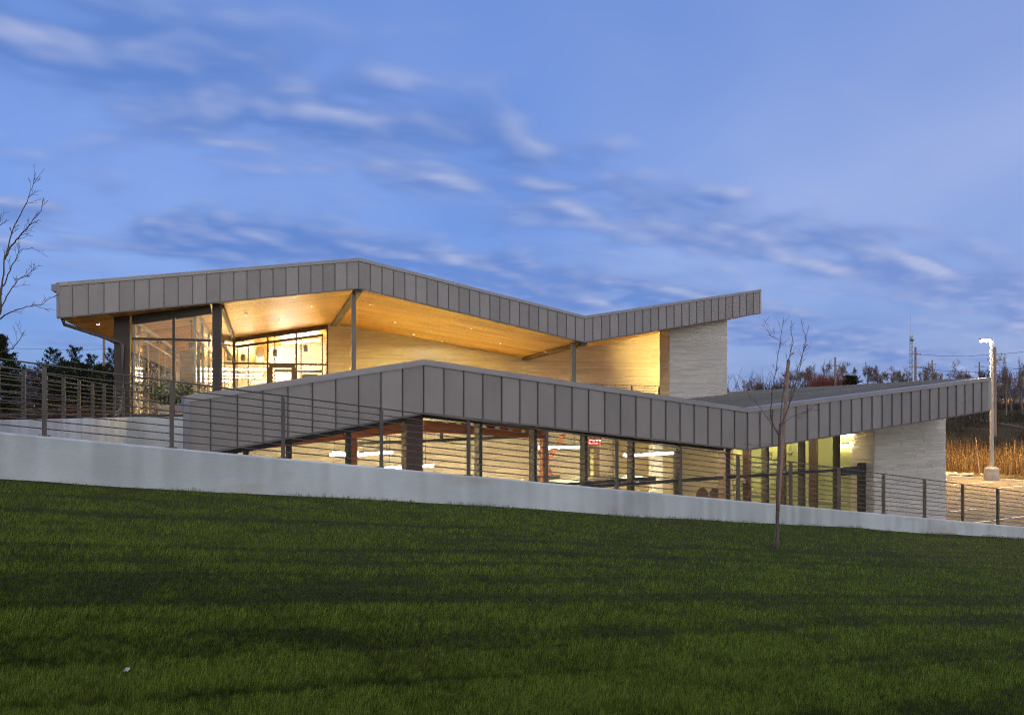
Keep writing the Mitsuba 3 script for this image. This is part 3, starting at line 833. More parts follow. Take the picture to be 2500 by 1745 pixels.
# retaining wall, cast in bays
rw = thing('retaining_wall', 'pale cast concrete retaining wall falling to the right along the lawn', 'wall')
joints = np.linspace(-9, LF + 9, 8)
for a, b in zip(joints[:-1], joints[1:]):
    q0, q1 = A_ + fd * (a + .0008), A_ + fd * (b - .0008)
    za, zb = zA + slF * a, zA + slF * b
    f = .14
    c = [q0 + nF * f + V(0, 0, za - 2.2), q1 + nF * f + V(0, 0, zb - 2.2), q1 + nF * f + V(0, 0, zb - .025), q0 + nF * f + V(0, 0, za - .025)]
    body = hexa(c, -nF * .30)
    ch = [c[3], c[2], c[2] - nF * .02 + V(0, 0, .025), c[3] - nF * .02 + V(0, 0, .025)]
    top = hexa([c[3], c[2], c[2] - nF * .30, c[3] - nF * .30], V(0, 0, .0001))
    cap_v = np.array([c[3], c[2], c[2] - nF * .025 + V(0, 0, .025), c[3] - nF * .025 + V(0, 0, .025), c[2] - nF * .275 + V(0, 0, .025), c[3] - nF * .275 + V(0, 0, .025), c[2] - nF * .30, c[3] - nF * .30])
    capm = trimesh.Trimesh(cap_v, [[0, 1, 2], [0, 2, 3], [3, 2, 4], [3, 4, 5], [5, 4, 6], [5, 6, 7]], process=False)
    add('bay', join([body, capm]), 'm_conc', rw)
# terrace wall and its guard rail at the left
tA, tB = flat(82, 19.56), flat(273, 28.9)
td = unit(tB - tA)
corner = on_line(tA, td, 303)
tw = thing('terrace_wall', 'grey concrete terrace wall below the glass box at the left', 'wall')
lft = tA - td * 9
nT = unit(V(td[1], -td[0], 0))
add('long_side', hexa([lft + V(0, 0, -4.6) + nT * .12, corner + V(0, 0, -4.6) + nT * .12, corner + V(0, 0, TER) + nT * .12, lft + V(0, 0, TER) + nT * .12], -nT * .3), 'm_conc', tw)
fr0, fr1 = corner + nT * .122, corner + nT * .122 + W_dir * 9
add('front_side', hexa([fr0 + V(0, 0, -4.6), fr1 + V(0, 0, -4.6), fr1 + V(0, 0, TER + .01), fr0 + V(0, 0, TER + .01)], pd * .3), 'm_conc', tw)
nT_ = int(round(np.linalg.norm(corner - (tA - td * 3.6)) / 1.83))
guard_rail(corner - td * 1.83 * nT_ - td * .15, corner - td * .15, nT_, TER, TER, 'steel guard rail on the terrace wall, nearest the pine trees', 3, 0)
# railing before the long stone wall
r0, r1 = flat(1470, 40.5), flat(1609, 43.2)
guard_rail(r0, r1, 2, .35, .35, 'short guard rail before the brightly lit end of the stone wall', 2.0, 0, h=1.05, nr=8)
r0, r1 = flat(505, 38.5), flat(575, 39.5)
guard_rail(r0, r1, 1, TER + .4, TER + .4, 'small guard rail by the set-back window, above the low fascia', 0, 0, h=1.0, nr=5)

# ------------------------------------------------------------------ potted plants in the glass box
def potted(px, Y, h, r, label, seed):
    t = thing('potted_plant', label, 'potted plant')
    c = flat(px, Y) + V(0, 0, TER)
    add('pot', lathe([[0, 0], [r * .75, 0], [r, .5], [r * .92, .5], [r * .9, .45], [0, .44]], c, 20), 'm_pot', t, smooth=40)
    g = np.random.default_rng(seed)
    vs, cs, st = [], [], []
    for b in range(16):
        az, tl = g.uniform(0, 6.28), g.uniform(.1, .8)
        p = c + V(0, 0, .45)
        d = V(math.cos(az) * tl, math.sin(az) * tl, 1)
        pts = [p]
        for s in range(5):
            d = unit(d + V(math.cos(az), math.sin(az), -.3) * .14)
            p = p + d * h / 5 * g.uniform(.8, 1.1)
            pts.append(p)
            for _ in range(7):
                q = p + g.normal(0, .09, 3)
                ax = unit(g.normal(0, 1, 3)); sd = unit(np.cross(ax, g.normal(0, 1, 3)))
                l, w = g.uniform(.10, .2), g.uniform(.03, .055)
                col = V(.03, .05, .016) * g.uniform(.5, 1.4)
                vs += [q, q + ax * l * .5 + sd * w, q + ax * l, q + ax * l * .5 - sd * w]; cs += [col] * 4
        st.append(tube(pts, np.linspace(.014, .005, 6), 4))
    n = len(vs) // 4
    f = np.array([[4 * i, 4 * i + 1, 4 * i + 2] for i in range(n)] + [[4 * i, 4 * i + 2, 4 * i + 3] for i in range(n)])
    add('foliage', trimesh.Trimesh(np.array(vs), f, process=False), 'm_veg', t, color=np.array(cs))
    add('stem', join(st), 'm_bark', t)


potted(404, 34.6, 1.0, .30, 'large leafy plant in a pale pot in the corner of the front glass box', 5)
potted(432, 36.5, 1.25, .28, 'taller leafy plant right behind the first pot in the glass box', 6)
for px, lab in ((1714, 'left of two dark chair backs behind the lower glass'), (1746, 'right of two dark chair backs behind the lower glass')):
    t = thing('lounge_chair', lab, 'chair')
    c = flat(px, 30.4) + V(0, 0, FLOOR)
    R = lambda v: c + V(v[0] * math.cos(.4) - v[1] * math.sin(.4), v[0] * math.sin(.4) + v[1] * math.cos(.4), v[2])
    prof = [(-.21, .75), (-.24, 1.2), (-.20, 1.62), (-.08, 1.76), (.08, 1.76), (.20, 1.62), (.24, 1.2), (.21, .75)]
    import shapely.geometry as sg
    m = trimesh.creation.extrude_polygon(sg.Polygon(prof), .07, engine='earcut')
    m.apply_transform(trimesh.transformations.rotation_matrix(math.pi / 2, [1, 0, 0])); m.apply_translation(c)
    add('backrest', m, 'm_brown', t)
    add('seat', box(c + V(0, .22, .72), [.44, .46, .08]), 'm_brown', t)
    for sx in (-.18, .18):
        for sy in (.04, .42):
            add('leg', tube([c + V(sx, sy, 0), c + V(sx * .9, sy, .7)], .014, 6), 'm_black', t)

# ------------------------------------------------------------------ lawn, grass
LA, LBx, LCy = -1.6, -0.1135, -0.0172


def z_lawn(X, Y):
    X, Y = np.asarray(X, float), np.asarray(Y, float)
    n = meshkit.fbm(np.stack([X * .35, Y * .35, X * 0], -1), 3, 5) - .5
    return LA + LBx * X + LCy * Y + .09 * n


def wall_dist(X, Y):
    return (X - A_[0]) * nF[0] + (Y - A_[1]) * nF[1] - .14


S_, W_ = np.meshgrid(np.linspace(-26, 62, 180), np.concatenate([np.linspace(-.2, 16, 70), np.linspace(17, 60, 14)]), indexing='ij')
gx = A_[0] + fd[0] * S_ + nF[0] * (W_ + .14)
gy = A_[1] + fd[1] * S_ + nF[1] * (W_ + .14)
gz = z_lawn(gx, gy)
m = sheet(np.stack([gx, gy, gz], -1))
if m.face_normals[:, 2].mean() < 0: m.invert()
add('lawn', m, 'm_soil', smooth=True, kind='structure')

g = np.random.default_rng(11)
N = 1500000
iy = 1 / g.uniform(1 / 46, 1 / 3.6, N)                             # density falls with distance
ix = g.uniform(-.78, .78, N) * iy
w_ = wall_dist(ix, iy)
keep = (w_ > .03)
ix, iy, w_ = ix[keep], iy[keep], w_[keep]
iz = z_lawn(ix, iy)
n = len(ix)
P3 = np.stack([ix, iy, ix * 0], -1)
tt_ = (ix - A_[0]) * fd[0] + (iy - A_[1]) * fd[1]
Q3 = np.stack([tt_ * .09, w_ * 2.9, w_ * 0], -1)                  # mower bands run along the wall
Q3[:, 1] += .8 * (meshkit.fbm(P3 * .25, 2, 9) - .5)
band = np.clip((meshkit.fbm(Q3, 3, 14) - .33) / .13, 0, 1)
patch = meshkit.fbm(P3 * np.array([.5, 1.1, 1]), 4, 19)
fine = meshkit.fbm(P3 * 2.6, 3, 23)
thin = meshkit.fbm(P3 * .9 + 40, 3, 29)
tuft = meshkit.noise(P3 * 26, 31)
lush = np.clip(.08 + .54 * band + .45 * (patch - .5) + 1.0 * (fine - .5) + .75 * (tuft - .3), 0, 1)
ok = g.uniform(0, 1, n) < (.45 + .55 * lush) * np.clip(w_ / .12, .35, 1)
ix, iy, iz, w_, lush, thin, fine = (a[ok] for a in (ix, iy, iz, w_, lush, thin, fine))
n = len(ix)
TREE = (LA / ((HY - 1335) / F - LBx * (643 / F) - LCy) * np.array([643 / F, 1.0]))
hgt = (.024 + .034 * g.uniform(0, 1, n)) * (.65 + .55 * lush)
az = g.uniform(0, 2 * np.pi, n)
lean = np.stack([np.cos(az) * .5 + .45, np.sin(az) * .5 + .05, np.ones(n)], -1)
lean[:, :2] *= g.uniform(.25, 1.0, n)[:, None]
lean /= np.linalg.norm(lean, axis=1, keepdims=True)
wd = np.maximum(.0045, .00050 * iy) * g.uniform(.7, 1.4, n)
az2 = g.uniform(0, np.pi, n)
side = np.stack([np.cos(az2), np.sin(az2) * .6, az2 * 0], -1)
b0 = np.stack([ix, iy, iz - .004], -1)
v = np.empty((n, 3, 3))
v[:, 0] = b0 - side * wd[:, None] / 2
v[:, 1] = b0 + side * wd[:, None] / 2
v[:, 2] = b0 + lean * hgt[:, None]
col = np.array([.094, .128, .020]) * (.32 + 1.15 * lush)[:, None] * g.uniform(.35, 1.75, (n, 1))
dry = (g.uniform(0, 1, n) < .03 + .5 * np.clip(thin - .55, 0, 1) + .3 * np.exp(-w_ / .25) + .8 * np.exp(-((ix - TREE[0]) ** 2 + (iy - TREE[1]) ** 2) / .05))[:, None]
col = np.where(dry, np.array([.085, .068, .030]) * g.uniform(.5, 1.3, (n, 1)), col)
add('grass', trimesh.Trimesh(v.reshape(-1, 3), np.arange(3 * n).reshape(-1, 3), process=False), 'm_veg', color=np.repeat(col, 3, 0), kind='stuff',
    label='short mown green lawn grass with darker mower bands', cat='grass')

# dead weeds and straw along the wall foot
def blades(P, h, w, colf, seed, bend=.5, segs=2):
    q = np.random.default_rng(seed)
    n = len(P)
    az = q.uniform(0, 2 * np.pi, n)
    d0 = np.stack([np.cos(az), np.sin(az), az * 0], -1)
    H = h * q.uniform(.55, 1.15, n)
    bd = bend * q.uniform(.1, 1, n)
    s = np.stack([-np.sin(az), np.cos(az), az * 0], -1) * (w * q.uniform(.6, 1.4, n))[:, None]
    p1 = P + d0 * (H * bd * .3)[:, None] + np.array([0, 0, 1.]) * (H * .6)[:, None]
    p2 = P + d0 * (H * bd)[:, None] + np.array([0, 0, 1.]) * (H * (1 - .3 * bd))[:, None]
    v = np.stack([P - s / 2, P + s / 2, p1 + s * .35, p1 - s * .35, p2], 1)
    f = np.array([[0, 1, 2], [0, 2, 3], [3, 2, 4]])[None] + 5 * np.arange(n)[:, None, None]
    c = colf(q, n)
    return trimesh.Trimesh(v.reshape(-1, 3), f.reshape(-1, 3), process=False), np.repeat(c, 5, 0)


ss = g.uniform(-6, 40, 2600)
ss = ss[meshkit.fbm(np.stack([ss * .8, ss * 0, ss * 0], -1), 3, 3) > .47]
ww = np.abs(g.normal(0, .05, len(ss))) + .01
wx, wy = A_[0] + fd[0] * ss + nF[0] * (ww + .14), A_[1] + fd[1] * ss + nF[1] * (ww + .14)
m, c = blades(np.stack([wx, wy, z_lawn(wx, wy)], -1), .085, .006, lambda q, n: np.array([.13, .085, .05]) * q.uniform(.5, 1.4, (n, 1)), 4, .9)
add('dead_weeds', m, 'm_veg', color=c, kind='stuff', label='brown dead weeds along the foot of the retaining wall', cat='weeds')

def on_lawn(px, py):
    a, b = (px - CX) / F, (HY - py) / F
    Y = LA / (b - LBx * a - LCy)
    return V(a * Y, Y, float(z_lawn(a * Y, Y)))


lp = on_lawn(313, 1654)
a = g.normal(0, 1, (9, 3)) * V(.013, .011, .006)
lm = trimesh.convex.convex_hull(a); lm.apply_translation(lp + V(0, 0, .055))
add('litter', lm, 'm_galv', label='scrap of white litter lying in the lawn', cat='litter')
for px, py, s, lab in ((1047 + 1250, 1506, .03, None),):
    pass

# ------------------------------------------------------------------ terrain, parking lot
K0, kd, ld = V(30.5, 60.4, 0), unit(V(.54, -.84, 0)), unit(V(.84, .54, 0))


def z_terr(X, Y):
    xl = -14.15 - .2885 * (Y - 31.1)
    left = 1 - np.clip((X - xl + 1.2) / 1.0, 0, 1)
    zl = -.30 - 1.1 * np.clip((Y - 45) / 60, 0, 1)
    n = meshkit.fbm(np.stack([X * .03, Y * .03, X * 0], -1), 4, 77) - .5
    rise = np.clip((Y - 76) / 70, 0, 1); rise = rise * rise * (3 - 2 * rise)
    zr = -4.62 + .32 * np.clip(((X - K0[0]) * ld[0] + (Y - K0[1]) * ld[1]) / 2.0, 0, 1) + (8.2 + 6 * n) * rise
    side = np.clip((X + 25) / 60, 0, 1)
    zb = (zl + n * 1.5 * np.clip((Y - 60) / 40, 0, 1)) * (1 - side) + zr * side
    far = np.clip((Y - 62) / 14, 0, 1)
    z = np.where(left > 0, left * zl + (1 - left) * zr, zr) * (1 - far) + zb * far
    wd_ = wall_dist(X, Y)
    return np.where(wd_ > -1.0, np.minimum(z, -8.0), z)


xs_ = np.concatenate([np.linspace(-700, -110, 18), np.linspace(-100, 110, 211), np.linspace(120, 700, 18)])
ys_ = np.concatenate([np.linspace(-60, 4, 8), np.linspace(6, 160, 155), np.linspace(170, 1500, 26)])
X_, Y_ = np.meshgrid(xs_, ys_, indexing='ij')
m = sheet(np.stack([X_, Y_, z_terr(X_, Y_)], -1))
if m.face_normals[:, 2].mean() < 0: m.invert()
add('ground', m, 'm_terr', smooth=True, kind='structure')
zt1 = lambda X, Y: float(z_terr(np.array([X]), np.array([Y]))[0])


def strip(P, a, b, wa, z):
    """flat band from a to b along direction P"""
    return trimesh.Trimesh([a - wa + V(0, 0, z), a + wa + V(0, 0, z), b + wa + V(0, 0, z), b - wa + V(0, 0, z)], [[0, 1, 2], [0, 2, 3]], process=False)


lot = add('parking_lot', sheet(np.array([[K0 + kd * a - ld * b + V(0, 0, PARK) for b in np.linspace(0, 33, 12)] for a in np.linspace(-30, 45, 12)])), 'm_asph', kind='structure')
for k in range(-4, 9):
    o = K0 + kd * (-9.0 + 2.75 * k * 2 * .5 + 2.0)
    add('painted_line', strip(0, o - ld * .6, o - ld * 5.6, kd * .06, PARK + .004), 'm_paint', lot)
    o2 = o - ld * 13.0
    if k > 0: add('painted_line', strip(0, o2 - ld * 5, o2 - ld * 10.4, kd * .06, PARK + .004), 'm_paint', lot)
add('joint', strip(0, K0 - ld * 14 - kd * 30, K0 - ld * 14 + kd * 45, ld * .05, PARK + .004), 'm_kerb', lot)
kb = thing('kerb', 'pale concrete kerb along the far edge of the parking lot', 'kerb')
for k in range(25):
    a, b = K0 + kd * (-30 + 3 * k + .01), K0 + kd * (-30 + 3 * k + 2.99)
    add('kerb_stone', hexa([a - ld * .02 + V(0, 0, PARK - .1), b - ld * .02 + V(0, 0, PARK - .1), b + V(0, 0, PARK + .15), a + V(0, 0, PARK + .15)], ld * .3), 'm_kerb', kb)
# rubble strip beside the kerb
q = np.random.default_rng(9)
ms = []
for _ in range(160):
    r = q.uniform(.05, .16)
    p = K0 + kd * q.uniform(-9, 1.5) + ld * q.uniform(.4, 2.4)
    s = trimesh.creation.icosphere(1, r); s.vertices *= q.uniform(.6, 1.2, (len(s.vertices), 1)) * V(1, 1, .7)
    s.apply_translation(p + V(0, 0, PARK + .20)); ms.append(s)
add('rubble', join(ms), 'm_kerb', kind='stuff', label='pale loose rubble behind the kerb', cat='rubble')

# parking lot lamp
lamp = thing('lamp_post', 'tall square parking lot lamp post with its lamp lit, on a round concrete base', 'street lamp')
Yl = 57.5
lb_ = at(2421, 1167, Yl)
add('base', lathe([[0, -.3], [.46, -.3], [.46, .64], [.43, .68], [0, .68]], lb_, 28), 'm_kerb', lamp, smooth=40)
add('foot_plate', box(lb_ + V(0, 0, .73), [.5, .5, .1]), 'm_galv', lamp)
ztop = at(2421, 829, Yl)[2]
add('pole', hexa([V(lb_[0] - .10, Yl - .10, lb_[2] + .75), V(lb_[0] + .10, Yl - .10, lb_[2] + .75), V(lb_[0] + .075, Yl - .075, ztop), V(lb_[0] - .075, Yl - .075, ztop)], V(0, .17, 0)), 'm_galv', lamp)
hd = key('lamp_head', lamp)
hc = V(lb_[0] - .46, Yl - .02, ztop - .02)
scene[hd] = mikit.ply(join([box(hc + V(0, 0, .06), [.62, .40, .08]), box(hc + V(.36, 0, .05), [.14, .10, .08])]), 'm_galv')
ln = hexa([hc + V(-.29, -.20, .018), hc + V(.29, -.20, .018), hc + V(.24, -.18, -.16), hc + V(-.24, -.18, -.16)], V(0, .38, 0))
add('lens', ln, 'm_lamp', hd, **glow(4200 * np.array([1.0, .62, .22]), 11))

# tall dry reed grass behind the kerb
n = 15000
a, b = q.uniform(-16, 26, n), 3.0 + 11 * q.uniform(0, 1, n) ** 1.3
P = K0 + kd * a[:, None] + ld * b[:, None]
ht = 1.1 + 1.15 * np.clip((b - 2.5) / 3.5, 0, 1)
ht *= .65 + .7 * meshkit.fbm(np.stack([a * .5, b * .5, a * 0], -1), 3, 2)
P[:, 2] = z_terr(P[:, 0], P[:, 1])
m, c = blades(P, ht, .028, lambda q, n: np.array([.19, .13, .068]) * q.uniform(.45, 1.35, (n, 1)) * np.where(q.uniform(0, 1, (n, 1)) < .25, V(.6, .5, .5), 1), 6, .45)
add('reed_grass', m, 'm_veg', color=c, kind='stuff', label='tall dry golden reed grass behind the parking lot kerb', cat='grass')
sk = at(2391, 1160, 58.5)
add('survey_stake', tube([sk, at(2382, 1067, 58.5)], [.05, .03], 6), 'm_pole', label='thin leaning wooden stake standing before the reed grass', cat='stake')

# ------------------------------------------------------------------ trees
def segs_mesh(P0, P1, R0, R1, k=3):
    P0, P1, R0, R1 = (np.asarray(x, float) for x in (P0, P1, R0, R1))
    t = P1 - P0
    t /= np.linalg.norm(t, axis=1, keepdims=True) + 1e-9
    ref = np.where(np.abs(t[:, 2:]) < .9, [[0, 0, 1.]], [[1., 0, 0]])
    a = np.cross(t, ref); a /= np.linalg.norm(a, axis=1, keepdims=True)
    b = np.cross(t, a)
    an = np.arange(k) * 2 * np.pi / k
    ring = np.cos(an)[None, :, None] * a[:, None] + np.sin(an)[None, :, None] * b[:, None]
    v = np.concatenate([P0[:, None] + ring * R0[:, None, None], P1[:, None] + ring * R1[:, None, None]], 1)
    j = np.arange(k); j1 = (j + 1) % k
    f = np.concatenate([np.stack([j, j1, j1 + k], 1), np.stack([j, j1 + k, j + k], 1)])
    f = f[None] + (np.arange(len(P0)) * 2 * k)[:, None, None]
    return trimesh.Trimesh(v.reshape(-1, 3), f.reshape(-1, 3), process=False)


def grow(p, d, L, r, depth, g, out, up=.12, wob=.22, kids=(3, 5), ratio=(.5, .72), rmin=.01, ang=(.35, .85)):
    n = max(2, int(3 + depth * .6))
    pts, dd = [p], d
    for i in range(n):
        dd = unit(dd + g.normal(0, wob, 3) * .5 + V(0, 0, up * .5))
        q = pts[-1] + dd * L / n
        r0 = max(rmin, r * (1 - .62 * i / n)); r1 = max(rmin * .8, r * (1 - .62 * (i + 1) / n))
        out.append((pts[-1], q, r0, r1, depth))
        pts.append(q)
    if depth <= 0: return
    for k in range(g.integers(*kids) + 1):
        t = g.uniform(.28, 1.0)
        i = min(n - 1, int(t * n))
        b = pts[i] + (pts[i + 1] - pts[i]) * (t * n - i)
        ax = unit(np.cross(dd, g.normal(0, 1, 3)))
        th = g.uniform(*ang)
        nd = unit(dd * math.cos(th) + ax * math.sin(th))
        grow(b, nd, L * g.uniform(*ratio), max(rmin, r * (1 - .62 * t) * .62), depth - 1, g, out, up, wob, kids, ratio, rmin, ang)


def tree_from(name, segs, label, cat='tree', group=None, m='m_bark', sides=5, thick=.35, color=None):
    t = thing(name, label, cat, group)
    dmax = max(s[4] for s in segs)
    for nm, sel, k in (('trunk', [s for s in segs if s[4] >= dmax], sides), ('crown', [s for s in segs if s[4] < dmax], 3)):
        if not sel: continue
        P0, P1, R0, R1, _ = zip(*sel)
        mm = segs_mesh(P0, P1, R0, R1, k)
        if color is None: add(nm, mm, m, t)
        else: add(nm, mm, 'm_veg', t, color=np.tile([color], (len(mm.vertices), 1)) * np.random.default_rng(1).uniform(.7, 1.3, (len(mm.vertices), 1)))
    return t


def limb(pts, r0, r1, depth, g, out, twigs=10, tl=.28, rmin=.0022):
    """a limb along given points, with side twigs"""
    pts = np.asarray(pts, float)
    # resample smoothly
    s = np.linspace(0, 1, len(pts)); q = np.linspace(0, 1, 4 * len(pts))
    P = np.stack([np.interp(q, s, pts[:, k]) for k in range(3)], -1)
    P[1:-1] += g.normal(0, .004, (len(P) - 2, 3))
    R = np.linspace(r0, r1, len(P))
    for i in range(len(P) - 1): out.append((P[i], P[i + 1], R[i], R[i + 1], depth))
    for _ in range(twigs):
        i = g.integers(len(P) // 4, len(P) - 1)
        d = unit(P[i + 1] - P[i])
        ax = unit(np.cross(d, g.normal(0, 1, 3)))
        nd = unit(d * .8 + ax * g.uniform(.3, .65))
        grow(P[i], nd, tl * g.uniform(.5, 1.3), max(rmin, R[i] * .5), 1, g, out, .10, .14, (1, 3), (.35, .6), rmin)


g = np.random.default_rng(21)
c3 = lambda x, y, Y=15.3: at(1600 + .4367 * x, 650 + .4367 * y, Y)
out = []
bx = on_lawn(1893, 1335)
limb([bx + V(.0, -.07, -.05), c3(684, 1300), c3(688, 1100), c3(694, 960), c3(698, 880)], .034, .024, 9, g, out, 0)
limb([c3(694, 960), c3(660, 890), c3(642, 830, 15.2), c3(655, 690, 15.1), c3(690, 480, 15.1), c3(718, 285, 15.0)], .016, .0035, 5, g, out, 20, .15)
limb([c3(700, 900), c3(742, 790), c3(775, 700, 15.45), c3(800, 600, 15.5), c3(825, 480, 15.6), c3(856, 330, 15.6)], .017, .0035, 5, g, out, 20, .15)
limb([c3(690, 480, 15.1), c3(700, 420, 15.1), c3(660, 395, 15.1), c3(634, 382, 15.0)], .006, .003, 5, g, out, 5)
limb([c3(698, 880), c3(706, 760), c3(735, 560, 15.35), c3(770, 430, 15.4), c3(760, 380, 15.4), c3(755, 330, 15.4)], .014, .003, 5, g, out, 16, .14)
limb([c3(742, 790), c3(770, 640, 15.2), c3(800, 560, 15.1), c3(845, 420, 15.0), c3(818, 312, 15.0)], .010, .003, 5, g, out, 10, .16)
limb([c3(690, 930), c3(640, 870, 15.0), c3(570, 770, 14.9), c3(520, 715, 14.9), c3(505, 680, 14.9)], .010, .003, 5, g, out, 7, .16)
limb([c3(702, 890), c3(760, 840, 15.5), c3(820, 825, 15.6), c3(882, 800, 15.6)], .008, .003, 5, g, out, 7, .2)
limb([c3(690, 1010), c3(620, 990, 15.0), c3(560, 1000, 15.0), c3(475, 990, 14.9)], .006, .002, 5, g, out, 4, .2)
limb([c3(692, 1100), c3(730, 1040, 15.4), c3(760, 1060, 15.5)], .005, .002, 5, g, out, 3, .16)
limb([c3(692, 1120), c3(650, 1080, 15.1), c3(630, 1020, 15.1)], .005, .002, 5, g, out, 3, .16)
tree_from('young_tree', out, 'thin leafless young tree tied to a wooden stake on the lawn', sides=7)
st0, st1 = bx + V(.01, .05, -.1), c3(745, 523, 15.42)
add('tree_stake', beam(st0, st1, .045, .045), 'm_pole', label='tall square wooden stake leaning beside the young tree', cat='stake')

g = np.random.default_rng(22)
cl = lambda x, y, Y=9.8: at(.4992 * x, 400 + .4992 * y, Y)
out = []
tb = V(-6.15, 9.9, float(z_lawn(-6.15, 9.9)) - .05)
limb([tb, cl(-44, 1200), cl(-30, 950), cl(-16, 760), cl(2, 690)], .036, .020, 9, g, out, 0)
limb([cl(6, 690), cl(14, 580), cl(22, 470), cl(60, 330), cl(115, 215), cl(150, 140), cl(173, 62)], .014, .0026, 5, g, out, 12, .13)
limb([cl(22, 470), cl(60, 395), cl(100, 350, 9.7), cl(150, 290, 9.6), cl(200, 235, 9.6), cl(212, 165, 9.6)], .011, .0025, 5, g, out, 11, .13)
limb([cl(8, 700), cl(50, 620, 9.9), cl(95, 560, 10), cl(140, 540, 10), cl(178, 500, 10)], .010, .0025, 5, g, out, 10, .13)
limb([cl(-4, 760), cl(40, 730, 9.6), cl(90, 712, 9.5), cl(160, 690, 9.4), cl(205, 690, 9.4), cl(247, 648, 9.4)], .009, .002, 5, g, out, 6, .10)
limb([cl(160, 690, 9.4), cl(215, 708, 9.3), cl(270, 714, 9.3)], .004, .0015, 5, g, out, 1, .06)
limb([cl(-12, 930), cl(20, 915, 9.6), cl(60, 905, 9.5), cl(90, 868, 9.5), cl(118, 822, 9.5)], .009, .003, 5, g, out, 4, .18)
limb([cl(10, 640), cl(-30, 500), cl(-10, 330), cl(10, 240)], .012, .003, 5, g, out, 8, .13)
limb([cl(14, 600), cl(60, 500, 9.7), cl(100, 420, 9.7), cl(165, 410, 9.7)], .008, .0025, 5, g, out, 8, .13)
tree_from('bare_tree', out, 'leafless tree reaching into the left edge of the picture', sides=7)

# bare trees on the far rise: centre column, top row, crown half-width in pixels, distance
g = np.random.default_rng(33)
k1 = lambda x: 1750 + .3267 * x
k2 = lambda y: 760 + .3267 * y
FT = [(250, 485, 62, 150, 'round bare tree nearest the right end of the upper stone pier'), (330, 515, 40, 160, 'small bare tree right of the round one beside the pier'),
      (540, 425, 70, 140, 'bare tree directly behind the young staked tree'), (640, 420, 50, 150, 'bare tree just right of the staked tree'), (705, 372, 55, 130, 'tall bare tree above the left end of the red shrub'),
      (800, 352, 62, 128, 'wide tall bare tree above the middle of the red shrub'), (940, 366, 55, 135, 'slim bare tree right of the brown utility pole'), (1015, 412, 36, 150, 'small bare tree above the dark evergreen shrub'),
      (1120, 372, 78, 130, 'dense dome shaped bare tree right of the evergreen shrub'), (1225, 440, 45, 150, 'low bare tree left of the broad dark pair'), (1290, 398, 62, 135, 'left tree of the broad dark pair before the radio mast'),
      (1375, 410, 55, 140, 'right tree of the broad dark pair before the radio mast'), (1430, 430, 40, 150, 'small bare tree at the foot of the radio mast'), (1550, 372, 62, 128, 'bare tree just right of the utility pole by the mast'),
      (1650, 368, 66, 125, 'broad bare tree with pale stems, second right of the mast pole'), (1765, 352, 72, 125, 'tall pale bare tree between mast and lamp post'), (1850, 430, 45, 140, 'low bare tree left of the small far pole'),
      (1985, 420, 50, 140, 'low bare tree just left of the lamp post'), (2110, 430, 60, 130, 'bare tree just right of the lamp post'), (2205, 292, 85, 110, 'biggest bare tree, near the right edge'), (2285, 330, 60, 112, 'tall bare tree cut by the right edge'),
      (2160, 400, 50, 118, 'bare tree in front of the biggest one at the right edge'), (90, 560, 35, 170, 'lowest bare tree against the stone pier')]
tones = [V(.22, .165, .14), V(.18, .135, .115), V(.28, .215, .17), V(.20, .155, .14)]
for i, (x, y, hw, Y, lab) in enumerate(FT):
    px, py = k1(x), k2(y)
    top = at(px, py, Y)
    zb = min(zt1(top[0], Y) - .3, top[2] - 4.5)
    H = top[2] - zb
    out = []
    gg = np.random.default_rng(100 + i)
    wide = hw * .3267 / F * Y
    rm = .00022 * Y * .36
    grow(V(top[0], Y, zb), V(0, 0, 1), H * .60, .022 * H, 5, gg, out, .10, .18, (3, 5), (.52, .74), rm, (.3, .9))
    P = np.array([s[1] for s in out])
    ztop_ = P[:, 2].max(); hw_ = np.percentile(np.abs(P[:, 0] - top[0]), 97)
    fz, fx = H / (ztop_ - zb), wide / max(hw_, .1)
    sc3 = V(fx, fx, fz); o = V(top[0], Y, zb)
    out = [(o + (a - o) * sc3, o + (b - o) * sc3, r0, r1, d) for a, b, r0, r1, d in out]
    tree_from('bare_tree', out, lab, group='bare trees on the far rise', color=tones[i % 4], sides=5)

# red twiggy shrubs and the evergreen
def twig_mass(c, rx, ry, h, n, seed, col, r=.02):
    g = np.random.default_rng(seed)
    P0 = c + np.stack([g.normal(0, .35, n) * rx, g.normal(0, .35, n) * ry, g.uniform(0, .35, n) * h], -1)
    d = np.stack([g.normal(0, .45, n), g.normal(0, .45, n), g.uniform(.6, 1.2, n)], -1)
    d /= np.linalg.norm(d, axis=1, keepdims=True)
    L = h * g.uniform(.25, .7, n)
    P1 = P0 + d * L[:, None]
    m = segs_mesh(P0, P1, np.full(n, r), np.full(n, r * .4), 3)
    return m, np.repeat(np.asarray(col) * g.uniform(.6, 1.4, (n, 1)), 6, 0)


for x, y, hw, Y, h, lab in ((770, 500, 75, 122, 2.5, 'left red twigged shrub on the far rise'), (880, 500, 60, 121, 2.4, 'right red twigged shrub beside the brown utility pole'),):
    c = at(k1(x), k2(580), Y)
    m, cc = twig_mass(c - V(0, 0, .8), hw * .3267 / F * Y * 1.2, 2, h * 1.5, 900, int(x), (.26, .10, .075), .013)
    t = thing('red_shrub', lab, 'shrub', 'red shrubs on the far rise')
    add('twigs', m, 'm_veg', t, color=cc)


